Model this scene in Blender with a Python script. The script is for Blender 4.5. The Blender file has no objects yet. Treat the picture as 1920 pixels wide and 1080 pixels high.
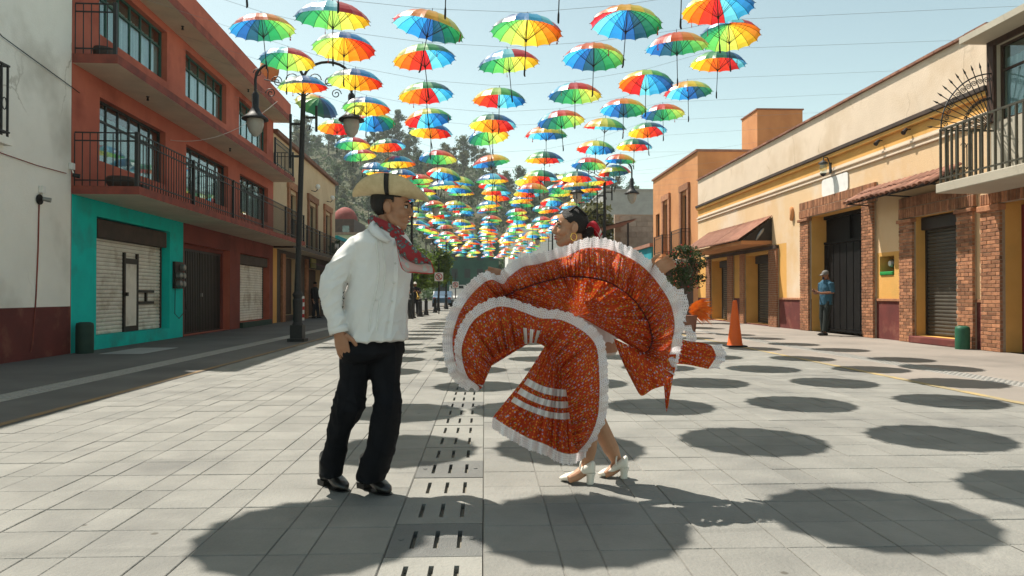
import bpy, bmesh, math, random
import numpy as np
from mathutils import Vector, Matrix, noise as mnoise
random.seed(7)
R = math.radians
scene = bpy.context.scene
COL = scene.collection
# ------------------------------------------------------------------ camera
FPX, CX, CY, CAMH = 1333.0, 960.0, 540.0, 1.07
cam_d = bpy.data.cameras.new('camera'); cam = bpy.data.objects.new('camera', cam_d); COL.objects.link(cam)
cam_d.sensor_width = 36.0; cam_d.lens = FPX / 1920.0 * 36.0
cam_d.clip_start = 0.05; cam_d.clip_end = 5000
cam.location = (0, 0, CAMH)
cam.rotation_euler = (R(90 + 0.559), 0, R(-2.234))
scene.camera = cam
# ------------------------------------------------------------------ light
SUN_TO = Vector((-0.42, 0.39, 1.0)).normalized()
world = bpy.data.worlds.new('World'); scene.world = world; world.use_nodes = True
wn = world.node_tree; wn.nodes.clear()
wo = wn.nodes.new('ShaderNodeOutputWorld'); wb = wn.nodes.new('ShaderNodeBackground')
sky = wn.nodes.new('ShaderNodeTexSky'); sky.sky_type = 'NISHITA'; sky.sun_disc = False
sky.sun_elevation = math.asin(SUN_TO.z); sky.sun_rotation = math.atan2(SUN_TO.x, SUN_TO.y)
sky.altitude = 2200; sky.air_density = 1.0; sky.dust_density = 4.0; sky.ozone_density = 1.0
tint = wn.nodes.new('ShaderNodeMix'); tint.data_type = 'RGBA'; tint.blend_type = 'MULTIPLY'
tint.inputs[0].default_value = 1.0; tint.inputs[7].default_value = (1.04, 0.93, 0.61, 1)
wn.links.new(sky.outputs[0], tint.inputs[6]); wn.links.new(tint.outputs[2], wb.inputs[0])
wb.inputs[1].default_value = 0.15; wn.links.new(wb.outputs[0], wo.inputs[0])
sun_d = bpy.data.lights.new('sun', 'SUN'); sun_d.energy = 4.1; sun_d.angle = R(0.5); sun_d.color = (1.0, 0.94, 0.84)
sun = bpy.data.objects.new('sun', sun_d); COL.objects.link(sun)
sun.rotation_euler = (-SUN_TO).to_track_quat('-Z', 'Y').to_euler(); sun.location = (-20, 20, 40)
scene.view_settings.view_transform = 'Standard'; scene.view_settings.look = 'None'
scene.view_settings.exposure = 0.95; scene.view_settings.gamma = 1.0
scene.render.engine = 'CYCLES'
scene.cycles.use_denoising = True
scene.cycles.max_bounces = 8; scene.cycles.transparent_max_bounces = 16
scene.cycles.sample_clamp_indirect = 6.0; scene.cycles.volume_bounces = 0
# ------------------------------------------------------------------ pixels to directions
_rot = cam.rotation_euler.to_matrix()
def ray(px, py):
    return (_rot @ Vector(((px - CX) / FPX, -(py - CY) / FPX, -1.0)))
def at(px, py, y):                      # the point on that ray at street depth y
    d = ray(px, py); t = y / d.y
    return Vector((0, 0, CAMH)) + d * t
def on_ground(px, py, z=0.0):
    d = ray(px, py); t = (z - CAMH) / d.z
    return Vector((0, 0, CAMH)) + d * t
def on_x(px, py, x):
    d = ray(px, py); t = x / d.x
    return Vector((0, 0, CAMH)) + d * t
# ------------------------------------------------------------------ mesh builder
class MB:
    def __init__(s): s.v = []; s.f = []; s.m = []; s.uv = None
    def face(s, pts, mi=0):
        b = len(s.v); s.v += [tuple(p) for p in pts]; s.f.append(tuple(range(b, b + len(pts)))); s.m.append(mi)
    def box(s, x0, x1, y0, y1, z0, z1, mi=0, mat=None):
        b = len(s.v); c = [(x, y, z) for z in (z0, z1) for y in (y0, y1) for x in (x0, x1)]
        if mat is not None: c = [tuple(mat @ Vector(p)) for p in c]
        s.v += c
        for q in ((0,2,3,1),(4,5,7,6),(0,1,5,4),(2,6,7,3),(0,4,6,2),(1,3,7,5)):
            s.f.append(tuple(b + i for i in q)); s.m.append(mi)
    def tube(s, pts, r, n=8, mi=0, cap=True):
        pts = [Vector(p) for p in pts]; rr = r if hasattr(r, '__len__') else [r] * len(pts)
        b = len(s.v); up = None
        for i, p in enumerate(pts):
            t = (pts[min(i + 1, len(pts) - 1)] - pts[max(i - 1, 0)]).normalized()
            if up is None: up = t.orthogonal().normalized()
            up = (up - t * up.dot(t))
            up = up.normalized() if up.length > 1e-6 else t.orthogonal().normalized()
            w = t.cross(up)
            for k in range(n):
                a = 2 * math.pi * k / n
                s.v.append(tuple(p + (up * math.cos(a) + w * math.sin(a)) * rr[i]))
        for i in range(len(pts) - 1):
            for k in range(n):
                k2 = (k + 1) % n
                s.f.append((b + i * n + k, b + i * n + k2, b + (i + 1) * n + k2, b + (i + 1) * n + k)); s.m.append(mi)
        if cap:
            s.f.append(tuple(b + k for k in reversed(range(n)))); s.m.append(mi)
            e = b + (len(pts) - 1) * n
            s.f.append(tuple(e + k for k in range(n))); s.m.append(mi)
    def lathe(s, prof, c=(0, 0, 0), n=16, mi=0, cap=True, sx=1, sy=1):
        b = len(s.v)
        for r, z in prof:
            for k in range(n):
                a = 2 * math.pi * k / n
                s.v.append((c[0] + r * math.cos(a) * sx, c[1] + r * math.sin(a) * sy, c[2] + z))
        for i in range(len(prof) - 1):
            for k in range(n):
                k2 = (k + 1) % n
                s.f.append((b + i * n + k, b + i * n + k2, b + (i + 1) * n + k2, b + (i + 1) * n + k)); s.m.append(mi)
        if cap:
            s.f.append(tuple(b + k for k in reversed(range(n)))); s.m.append(mi)
            e = b + (len(prof) - 1) * n
            s.f.append(tuple(e + k for k in range(n))); s.m.append(mi)
    def grid(s, P, closed_u=False, closed_v=False, mi=0):
        nu, nv = len(P), len(P[0]); b = len(s.v)
        for row in P: s.v += [tuple(p) for p in row]
        for i in range(nu - (0 if closed_u else 1)):
            for j in range(nv - (0 if closed_v else 1)):
                i2, j2 = (i + 1) % nu, (j + 1) % nv
                s.f.append((b + i * nv + j, b + i2 * nv + j, b + i2 * nv + j2, b + i * nv + j2)); s.m.append(mi)
    def mesh(s, name, mats=(), smooth=False):
        me = bpy.data.meshes.new(name); me.from_pydata(s.v, [], s.f)
        for m in (mats if isinstance(mats, (list, tuple)) else [mats]): me.materials.append(m)
        if any(s.m): me.polygons.foreach_set('material_index', s.m)
        if smooth: me.polygons.foreach_set('use_smooth', [True] * len(me.polygons))
        if s.uv is not None:
            ul = me.uv_layers.new(name='UVMap'); li = np.empty(len(me.loops), dtype=np.int32); me.loops.foreach_get('vertex_index', li)
            ul.data.foreach_set('uv', np.asarray(s.uv, dtype=np.float32)[li].ravel())
        me.update(); return me
    def build(s, name, mats=(), parent=None, smooth=False, bevel=0, fix=False):
        me = s.mesh(name, mats, smooth)
        if fix or bevel:
            bm = bmesh.new(); bm.from_mesh(me); bmesh.ops.recalc_face_normals(bm, faces=bm.faces); bm.to_mesh(me); bm.free()
        o = link(name, me, parent)
        if bevel:
            md = o.modifiers.new('bevel', 'BEVEL'); md.width = bevel; md.segments = 2; md.limit_method = 'ANGLE'
        return o
def link(name, me, parent=None):
    o = bpy.data.objects.new(name, me); COL.objects.link(o)
    if parent is not None: o.parent = parent
    return o
def tag(o, label=None, cat=None, group=None, kind=None):
    if label: o['label'] = label
    if cat: o['category'] = cat
    if group: o['group'] = group
    if kind: o['kind'] = kind
    return o
def empty(name, loc=(0, 0, 0), rz=0, label=None, cat=None, group=None):
    o = bpy.data.objects.new(name, None); COL.objects.link(o); o.location = loc; o.rotation_euler[2] = rz; o.empty_display_size = .1
    return tag(o, label, cat, group)
def copy_tree(o, parent=None):
    c = o.copy(); COL.objects.link(c); c.parent = parent
    for ch in o.children: copy_tree(ch, c)
    return c
# ------------------------------------------------------------------ materials
def mat(name, c1, c2=None, scale=4.0, rough=.8, bump=0., bscale=40., spec=.3, metal=0., detail=5., coord='P', stretch=(1, 1, 1),
        c3=None, s3=.7, lo=.35, hi=.65, rnd=0., trans=0., dirt=None):
    m = bpy.data.materials.new(name); m.use_nodes = True; nt = m.node_tree; N = nt.nodes; L = nt.links
    p = N['Principled BSDF']; p.inputs['Roughness'].default_value = rough; p.inputs['Metallic'].default_value = metal
    p.inputs['Specular IOR Level'].default_value = spec
    if coord == 'P': g = N.new('ShaderNodeNewGeometry').outputs['Position']
    else: g = N.new('ShaderNodeTexCoord').outputs['Object' if coord == 'O' else 'UV']
    mp = N.new('ShaderNodeMapping'); mp.inputs['Scale'].default_value = stretch; L.new(g, mp.inputs[0]); vec = mp.outputs[0]
    col = None
    def nz(sc, det=detail):
        t = N.new('ShaderNodeTexNoise'); t.inputs['Scale'].default_value = sc; t.inputs['Detail'].default_value = det; t.inputs['Roughness'].default_value = .6
        L.new(vec, t.inputs['Vector']); return t.outputs[0]
    def ramp(src, a, b):
        r = N.new('ShaderNodeMapRange'); r.inputs[1].default_value = a; r.inputs[2].default_value = b; L.new(src, r.inputs[0]); return r.outputs[0]
    def mix(f, a, b, mode='MIX'):
        x = N.new('ShaderNodeMix'); x.data_type = 'RGBA'; x.blend_type = mode
        if isinstance(f, float): x.inputs[0].default_value = f
        else: L.new(f, x.inputs[0])
        for i, q in ((6, a), (7, b)):
            if isinstance(q, tuple): x.inputs[i].default_value = (q[0], q[1], q[2], 1)
            else: L.new(q, x.inputs[i])
        return x.outputs[2]
    if c2 is None: c2 = tuple(k * .82 for k in c1)
    col = mix(ramp(nz(scale), lo, hi), c1, c2)
    if c3 is not None: col = mix(ramp(nz(s3, 4.), .52, .68), col, c3)
    if rnd:
        oi = N.new('ShaderNodeObjectInfo'); rr = ramp(oi.outputs['Random'], 0, 1)
        mr = N.new('ShaderNodeMapRange'); mr.inputs[3].default_value = 1 - rnd; mr.inputs[4].default_value = 1 + rnd; L.new(oi.outputs['Random'], mr.inputs[0])
        hsv = N.new('ShaderNodeHueSaturation'); L.new(col, hsv.inputs['Color']); L.new(mr.outputs[0], hsv.inputs['Value']); col = hsv.outputs[0]
    L.new(col, p.inputs['Base Color'])
    if bump:
        b = N.new('ShaderNodeBump'); b.inputs['Strength'].default_value = min(1., bump); b.inputs['Distance'].default_value = .02
        L.new(nz(bscale, 6.), b.inputs['Height']); L.new(b.outputs[0], p.inputs['Normal'])
    if trans:
        t = N.new('ShaderNodeBsdfTranslucent'); L.new(col, t.inputs[0])
        x = N.new('ShaderNodeMixShader'); x.inputs[0].default_value = trans
        L.new(p.outputs[0], x.inputs[1]); L.new(t.outputs[0], x.inputs[2]); L.new(x.outputs[0], N['Material Output'].inputs[0])
    return m
M = {}
M['red'] = mat('red_stucco', (.52, .145, .092), (.45, .12, .078), 1.3, .9, .35, 60, c3=(.32, .078, .05), s3=.6)
M['maroon'] = mat('maroon_paint', (.15, .035, .03), (.11, .028, .025), 2, .8, .3, 50, c3=(.2, .07, .05), s3=2.5)
M['teal'] = mat('teal_paint', (.0, .56, .50), (.0, .47, .43), 1.6, .85, .3, 50, c3=(.02, .34, .31), s3=1.1)
M['white_wall'] = mat('white_plaster', (.86, .84, .78), (.78, .76, .70), .9, .95, .35, 30, c3=(.58, .55, .49), s3=.45)
M['soffit'] = mat('cream_soffit', (.60, .50, .38), (.50, .42, .32), 1.5, .9, .2, 40)
M['slab_edge'] = mat('weathered_red_edge', (.30, .075, .05), (.17, .05, .04), 3, .9, .4, 40)
M['iron'] = mat('black_iron', (.012, .012, .013), (.02, .02, .02), 20, .55, 0, spec=.4)
M['green_frame'] = mat('green_window_paint', (.03, .10, .075), (.02, .07, .055), 8, .5)
M['dark_frame'] = mat('dark_window_paint', (.02, .025, .025), (.03, .035, .03), 8, .5)
M['shutter_w'] = mat('white_shutter_steel', (.78, .74, .66), (.66, .62, .54), 3, .55, .1, 30, c3=(.45, .38, .30), s3=1.6)
M['shutter_d'] = mat('dark_shutter_steel', (.075, .065, .05), (.05, .045, .036), 4, .5, .1, 30)
M['brown_box'] = mat('rusty_shutter_box', (.075, .05, .038), (.045, .032, .026), 3, .7, .2, 30)
M['gate'] = mat('black_gate_steel', (.016, .013, .012), (.028, .02, .016), 3, .5, .1, 20)
M['curtain'] = mat('pale_curtain', (.62, .68, .68), (.34, .42, .42), 2.2, .9, stretch=(6, 6, .3))
M['cream'] = mat('cream_stucco', (.70, .57, .44), (.63, .51, .39), .8, .95, .35, 35, c3=(.58, .45, .32), s3=.5)
M['peach'] = mat('peach_wall_stucco', (.70, .50, .30), (.64, .44, .25), .7, .95, .35, 35, c3=(.70, .56, .42), s3=.45)
M['yellow'] = mat('yellow_stucco', (.70, .38, .11), (.62, .33, .085), 1.2, .9, .3, 40, c3=(.56, .32, .09), s3=.8)
M['orange'] = mat('orange_stucco', (.56, .26, .11), (.48, .21, .085), .8, .9, .3, 40, c3=(.44, .19, .08), s3=.6)
M['brick'] = mat('red_brick', (.38, .175, .09), (.25, .11, .06), 9, .9, .5, 60, coord='P', rnd=.35)
M['mortar'] = mat('brick_mortar', (.40, .31, .23), (.32, .24, .17), 8, .95, .4, 60)
M['tile'] = mat('clay_roof_tile', (.30, .15, .10), (.22, .10, .07), 5, .9, .4, 40, rnd=.25)
M['greywall'] = mat('grey_beige_stucco', (.46, .42, .34), (.40, .36, .29), 1.1, .9, .25, 40)
M['concrete'] = mat('grey_concrete', (.36, .36, .35), (.30, .30, .29), 1.3, .9, .3, 30)
M['green_bin'] = mat('green_paint_metal', (.02, .11, .06), (.016, .08, .045), 6, .5)
M['dkgreen'] = mat('dark_green_paint', (.012, .04, .03), (.02, .05, .035), 6, .6)
M['wood'] = mat('dark_brown_wood', (.07, .035, .022), (.04, .022, .015), 5, .7, .2, 30, stretch=(6, 6, .6))
M['chrome'] = mat('grey_metal', (.30, .30, .29), (.22, .22, .21), 6, .4, metal=.7)
M['white'] = mat('white_paint', (.78, .77, .74), (.7, .69, .66), 5, .6)
M['black'] = mat('black_plastic', (.01, .01, .01), (.016, .016, .016), 6, .45)
M['yellowline'] = mat('yellow_road_paint', (.40, .29, .13), (.26, .22, .14), 2.5, .9, lo=.4, hi=.6)
M['teal2'] = mat('teal_far_paint', (.02, .28, .33), (.02, .22, .26), 1, .9)
def glass_mat():
    m = bpy.data.materials.new('window_glass'); m.use_nodes = True; N = m.node_tree.nodes; L = m.node_tree.links; N.clear()
    o = N.new('ShaderNodeOutputMaterial'); g = N.new('ShaderNodeBsdfGlossy'); g.inputs['Roughness'].default_value = .02
    g.inputs['Color'].default_value = (.9, .97, 1, 1)
    t = N.new('ShaderNodeBsdfTransparent'); t.inputs[0].default_value = (.80, .88, .88, 1)
    fr = N.new('ShaderNodeLayerWeight'); fr.inputs[0].default_value = .5; pw_ = N.new('ShaderNodeMath'); pw_.operation = 'POWER'; pw_.inputs[1].default_value = 5.; L.new(fr.outputs['Facing'], pw_.inputs[0])
    ad = N.new('ShaderNodeMath'); ad.operation = 'MULTIPLY_ADD'; ad.inputs[1].default_value = .8; ad.inputs[2].default_value = .07; L.new(pw_.outputs[0], ad.inputs[0])
    x = N.new('ShaderNodeMixShader'); L.new(ad.outputs[0], x.inputs[0]); L.new(t.outputs[0], x.inputs[1]); L.new(g.outputs[0], x.inputs[2]); L.new(x.outputs[0], o.inputs[0])
    return m
M['glass'] = glass_mat()

def crack_wall(m, sc=.55, dark=.62):
    N = m.node_tree.nodes; L = m.node_tree.links; p = N['Principled BSDF']; src = p.inputs['Base Color'].links[0].from_socket; g = N.new('ShaderNodeNewGeometry'); nz = N.new('ShaderNodeTexNoise'); nz.inputs['Scale'].default_value = 2.2; nz.inputs['Detail'].default_value = 6
    L.new(g.outputs['Position'], nz.inputs['Vector']); ad = N.new('ShaderNodeMix'); ad.data_type = 'RGBA'; ad.blend_type = 'ADD'; ad.inputs[0].default_value = .55; L.new(g.outputs['Position'], ad.inputs[6]); L.new(nz.outputs[1], ad.inputs[7])
    v = N.new('ShaderNodeTexVoronoi'); v.feature = 'DISTANCE_TO_EDGE'; v.inputs['Scale'].default_value = sc; L.new(ad.outputs[2], v.inputs['Vector']); r = N.new('ShaderNodeMapRange'); r.inputs[1].default_value = .0; r.inputs[2].default_value = .012; r.inputs[3].default_value = 1; r.inputs[4].default_value = 0; L.new(v.outputs['Distance'], r.inputs[0])
    n2 = N.new('ShaderNodeTexNoise'); n2.inputs['Scale'].default_value = .5; L.new(g.outputs['Position'], n2.inputs['Vector']); r2 = N.new('ShaderNodeMapRange'); r2.inputs[1].default_value = .48; r2.inputs[2].default_value = .62; L.new(n2.outputs[0], r2.inputs[0]); mu = N.new('ShaderNodeMath'); mu.operation = 'MULTIPLY'; L.new(r.outputs[0], mu.inputs[0]); L.new(r2.outputs[0], mu.inputs[1])
    x = N.new('ShaderNodeMix'); x.data_type = 'RGBA'; x.blend_type = 'MULTIPLY'; L.new(mu.outputs[0], x.inputs[0]); L.new(src, x.inputs[6]); x.inputs[7].default_value = (dark, dark * .97, dark * .92, 1); L.new(x.outputs[2], p.inputs['Base Color'])
crack_wall(M['white_wall']); crack_wall(M['cream'], .4, .75)
# ------------------------------------------------------------------ parenting in world coordinates
def wmat(o):
    if o is None: return Matrix.Identity(4)
    return wmat(o.parent) @ o.matrix_parent_inverse @ o.matrix_basis
def link(name, me, parent=None):
    o = bpy.data.objects.new(name, me); COL.objects.link(o)
    if parent is not None:
        o.parent = parent; o.matrix_parent_inverse = wmat(parent).inverted()
    return o
def place(name, me, parent, M4):            # a shared mesh set at a world matrix
    o = link(name, me, parent); o.matrix_basis = M4; return o
# ------------------------------------------------------------------ the street
YF = 46.0
def paver_mat(name, use_attr):
    m = mat(name, (.245, .238, .216), (.20, .196, .178), 2.2, .82, .5, 45, c3=(.165, .162, .15), s3=.8, rnd=0 if use_attr else .07, spec=.25)
    if use_attr:
        N = m.node_tree.nodes; L = m.node_tree.links; p = N['Principled BSDF']; src = p.inputs['Base Color'].links[0].from_socket
        a = N.new('ShaderNodeAttribute'); a.attribute_name = 'rnd'
        mr = N.new('ShaderNodeMapRange'); mr.inputs[3].default_value = .93; mr.inputs[4].default_value = 1.07; L.new(a.outputs['Fac'], mr.inputs[0])
        h = N.new('ShaderNodeHueSaturation'); L.new(src, h.inputs['Color']); L.new(mr.outputs[0], h.inputs['Value']); L.new(h.outputs[0], p.inputs['Base Color'])
    N = m.node_tree.nodes; L = m.node_tree.links; p = N['Principled BSDF']; src = p.inputs['Base Color'].links[0].from_socket; g = N.new('ShaderNodeNewGeometry')
    v = N.new('ShaderNodeTexVoronoi'); v.inputs['Scale'].default_value = 2.3; L.new(g.outputs['Position'], v.inputs['Vector']); r = N.new('ShaderNodeMapRange'); r.inputs[1].default_value = .045; r.inputs[2].default_value = .03; L.new(v.outputs['Distance'], r.inputs[0])
    x = N.new('ShaderNodeMix'); x.data_type = 'RGBA'; x.blend_type = 'MULTIPLY'; L.new(r.outputs[0], x.inputs[0]); L.new(src, x.inputs[6]); x.inputs[7].default_value = (.55, .52, .48, 1); L.new(x.outputs[2], p.inputs['Base Color'])
    return m
M['paver'] = paver_mat('stone_paver', False); M['paver_far'] = paver_mat('stone_paver_far', True)
M['joint'] = mat('paving_joint', (.24, .233, .21), (.13, .126, .115), 1.7, .95)
M['ground'] = mat('dusty_ground', (.24, .22, .18), (.18, .165, .135), .3, .95, c3=(.12, .13, .07), s3=.02)
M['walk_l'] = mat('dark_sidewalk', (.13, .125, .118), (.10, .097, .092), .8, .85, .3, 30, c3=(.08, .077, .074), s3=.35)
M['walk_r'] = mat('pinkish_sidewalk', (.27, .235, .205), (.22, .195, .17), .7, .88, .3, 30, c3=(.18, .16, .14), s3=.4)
M['tactile'] = mat('pale_tactile_tile', (.36, .345, .32), (.30, .29, .27), 9, .85, .6, 25)
M['asphalt'] = mat('grey_road', (.21, .205, .19), (.17, .165, .155), .7, .9, .3, 30)
M['void'] = mat('drain_dark', (.012, .012, .011), (.02, .02, .018), 5, .95)
b = MB(); b.box(-900, 900, -60, 2500, -.6, -.03); g = tag(b.build('ground', M['ground']), kind='structure')
XL, XR = -3.93, 5.3
DX0, DX1 = -.412, -.004
b = MB(); b.box(XL, DX0, -3, YF, -.028, -.0055); b.box(DX1, XR, -3, YF, -.028, -.0055); street = tag(b.build('street_paving', M['joint']), kind='structure')
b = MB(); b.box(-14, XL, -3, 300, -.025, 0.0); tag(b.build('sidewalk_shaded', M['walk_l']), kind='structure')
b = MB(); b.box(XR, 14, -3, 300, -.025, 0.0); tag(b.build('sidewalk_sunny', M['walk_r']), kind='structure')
b = MB(); b.box(XL, XR, YF, 300, -.025, 0.0); tag(b.build('road', M['asphalt']), kind='structure')
M['brownline'] = mat('dull_ochre_paint', (.26, .16, .07), (.17, .13, .09), 2.5, .9); b = MB(); b.box(XL - .10, XL - .02, 3, 120, 0, .004); tag(b.build('yellow_line', M['brownline']), kind='structure')  # left line mixed duller and browner than the right one
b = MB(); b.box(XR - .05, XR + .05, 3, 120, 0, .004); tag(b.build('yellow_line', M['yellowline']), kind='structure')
for nm, xc, w in (('tactile_strip', -5.0, .34), ('tactile_strip', 6.4, .34)):
    b = MB(); b.box(xc - w / 2, xc + w / 2, 4, 46, 0, .004); o = tag(b.build(nm, M['tactile']), kind='structure')
    d = MB(); k = 0
    for j in range(150 if xc > 0 else 110):
        y = 7.5 + j * .09
        for i in range(4):
            x = xc - .12 + i * .08
            d.box(x - .02, x + .02, y - .02, y + .02, .004, .010)
    tag(d.build('tactile_bump', M['tactile'], o), kind='stuff')
def paver_mesh(w, l):
    b = MB(); g_, c = .0028, .003; x0, x1, y0, y1 = -w / 2 + g_, w / 2 - g_, -l / 2 + g_, l / 2 - g_
    lo = [(x0, y0, -.03), (x1, y0, -.03), (x1, y1, -.03), (x0, y1, -.03)]; mid = [(p[0], p[1], -c) for p in lo]
    top = [(x0 + c, y0 + c, 0), (x1 - c, y0 + c, 0), (x1 - c, y1 - c, 0), (x0 + c, y1 - c, 0)]
    b.v = lo + mid + top
    for a in (0, 4):
        for k in range(4): b.f.append((a + k, a + (k + 1) % 4, a + 4 + (k + 1) % 4, a + 4 + k)); b.m.append(0)
    b.f.append((8, 9, 10, 11)); b.m.append(0); return b
rg = random.Random(3); cells = []
PY = .335
for r_ in range(int((YF - 1.3) / PY)):
    y = 1.3 + PY * (r_ + .5)
    for a0, a1, sg in ((DX1, XR - .05, 1), (DX0, XL + .05, -1)):
        lim = abs(a1 - a0); acc = 0; i = 0
        while acc < lim - .02:
            w = (.315, .17)[i % 2]; i += 1
            if lim - acc - w < .1: w = lim - acc
            cells.append((a0 + sg * (acc + w / 2), y, w)); acc += w
def seen(c):
    q = (c[0] / c[1] * FPX + 908); return -60 < q < 1980 and c[1] > 2.45
vis = sorted([c for c in cells if seen(c)], key=lambda c: c[1] * c[1] + c[0] * c[0])
near = set(vis[:300]); pm = {}
for c in vis[:300]:
    k = round(c[2], 3)
    if k not in pm: pm[k] = paver_mesh(c[2], PY).mesh('paver', M['paver'])
    o = link('paver', pm[k], street); o.location = (c[0], c[1], rg.uniform(-.0025, .001)); o.rotation_euler = (rg.uniform(-.003, .003), rg.uniform(-.003, .003), 0)
b = MB(); rv = []
for c in cells:
    if c in near: continue
    q = paver_mesh(c[2], PY); o_ = len(b.v); z = rg.uniform(-.003, .001)
    b.v += [(v[0] + c[0], v[1] + c[1], v[2] + z) for v in q.v[4:]]; b.f += [tuple(i + o_ - 4 for i in f) for f in q.f[4:]]; b.m += [0] * 5; rv += [rg.random()] * 5
o = b.build('paver', M['paver_far'], street); o['kind'] = 'stuff'
at_ = o.data.attributes.new('rnd', 'FLOAT', 'FACE'); at_.data.foreach_set('value', rv)
# drain channel: slotted slabs over a dark trench
b = MB(); b.box(DX0 + .003, DX1 - .003, 1.0, YF, -.20, -.11); drain = tag(b.build('drain_channel', M['void']), kind='structure')
def drain_mesh(plate):
    b = MB(); w, l, t = .40, .414, .028; x0, x1, y0, y1 = -w / 2, w / 2, -l / 2, l / 2
    sw = .02; xs = [-.10, 0.0, .10]; e = .095
    b.box(x0, x1, y0, y0 + e, -t, 0); b.box(x0, x1, y1 - e, y1, -t, 0)
    ed = [x0] + [q for x in xs for q in (x - sw / 2, x + sw / 2)] + [x1]
    for i in range(0, 8, 2): b.box(ed[i], ed[i + 1], y0 + e, y1 - e, -t, 0)
    if plate:
        for sx in (-.155, .155): b.lathe([(.012, .0), (.012, .004), (.004, .005)], (sx, 0, 0), 10)
    return b
M['drainslab'] = mat('drain_slab_stone', (.25, .243, .218), (.21, .205, .185), 3, .8, .5, 50, rnd=.10)
M['drainplate'] = mat('drain_plate_grey', (.20, .20, .188), (.165, .165, .157), 3, .7, .8, 160, rnd=.08)
dm = drain_mesh(False).mesh('drain_slab', M['drainslab']); dp = drain_mesh(True).mesh('drain_slab', M['drainplate'])
y = 1.46; i = 0
while y < 33:
    o = link('drain_slab', dp if i % 9 in (7, 4) else dm, drain); o.location = ((DX0 + DX1) / 2, y, rg.uniform(-.004, .0)); o.rotation_euler = (0, 0, rg.uniform(-.004, .004))
    y += .42; i += 1
b = MB(); b.box(DX0, DX1, y - .2, YF, -.05, -.004); b.build('drain_cover', M['drainslab'], drain)
# ------------------------------------------------------------------ facades
class Fac:
    def __init__(s, O, u, n): s.O = Vector(O); s.u = Vector(u).normalized(); s.n = Vector(n).normalized()
    def P(s, a, z, d=0): return s.O + s.u * a + s.n * d + Vector((0, 0, z))
    def px(s, px, py, d=0):
        r = ray(px, py); c = Vector((0, 0, CAMH)); o = s.O + s.n * d
        t = (o - c).dot(s.n) / r.dot(s.n); p = c + r * t; q = p - s.O; return q.dot(s.u), p.z
    def s(s, px, d=0): return s.px(px, 553, d)[0]
    def z(s, px, py, d=0): return s.px(px, py, d)[1]
    def M(s, a, z, d=0):
        m = Matrix.Identity(4); p = s.P(a, z, d); ang = math.atan2(s.u.y, s.u.x)
        return Matrix.Translation(p) @ Matrix.Rotation(ang, 4, 'Z')
def fbox(b, F, s0, s1, d0, d1, z0, z1, mi=0, faces=None):
    c = [F.P(a, z, d) for z in (z0, z1) for d in (d0, d1) for a in (s0, s1)]; o = len(b.v); b.v += [tuple(p) for p in c]
    for k, q in enumerate(((0,2,3,1),(4,5,7,6),(0,1,5,4),(2,6,7,3),(0,4,6,2),(1,3,7,5))):
        b.f.append(tuple(o + i for i in q)); b.m.append(mi if faces is None else faces.get(k, mi))
def wall(F, s0, s1, z0, z1, ops, mats, name, parent, zone=None, T=.32, sb=(), zb=()):
    """a wall skin of thickness T with real openings; ops = (s0,s1,z0,z1[,reveal material])"""
    ss = sorted(set([s0, s1] + [q for o in ops for q in o[:2]] + list(sb))); zs = sorted(set([z0, z1] + [q for o in ops for q in o[2:4]] + list(zb)))
    b = MB()
    for i in range(len(ss) - 1):
        for j in range(len(zs) - 1):
            a, c = (ss[i] + ss[i + 1]) / 2, (zs[j] + zs[j + 1]) / 2
            if any(o[0] < a < o[1] and o[2] < c < o[3] for o in ops): continue
            mi = zone(a, c) if zone else 0
            b.face([F.P(ss[i], zs[j]), F.P(ss[i + 1], zs[j]), F.P(ss[i + 1], zs[j + 1]), F.P(ss[i], zs[j + 1])], mi)
    for o in ops:
        a0, a1, c0, c1 = o[:4]; mi = o[4] if len(o) > 4 else 0
        for (pa, pz), (qa, qz) in (((a0, c0), (a0, c1)), ((a0, c1), (a1, c1)), ((a1, c1), (a1, c0)), ((a1, c0), (a0, c0))):
            b.face([F.P(pa, pz), F.P(qa, qz), F.P(qa, qz, -T), F.P(pa, pz, -T)], mi)
    for a in (s0, s1): b.face([F.P(a, z0), F.P(a, z1), F.P(a, z1, -T), F.P(a, z0, -T)])
    b.face([F.P(s0, z1), F.P(s1, z1), F.P(s1, z1, -T), F.P(s0, z1, -T)])
    return b.build(name, mats, parent)
def body(F, s0, s1, z1, depth, m, parent, T=.322, z0=-.02, name='building_body'):
    b = MB(); fbox(b, F, s0, s1, -depth, -T, z0, z1); return b.build(name, m, parent)
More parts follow.
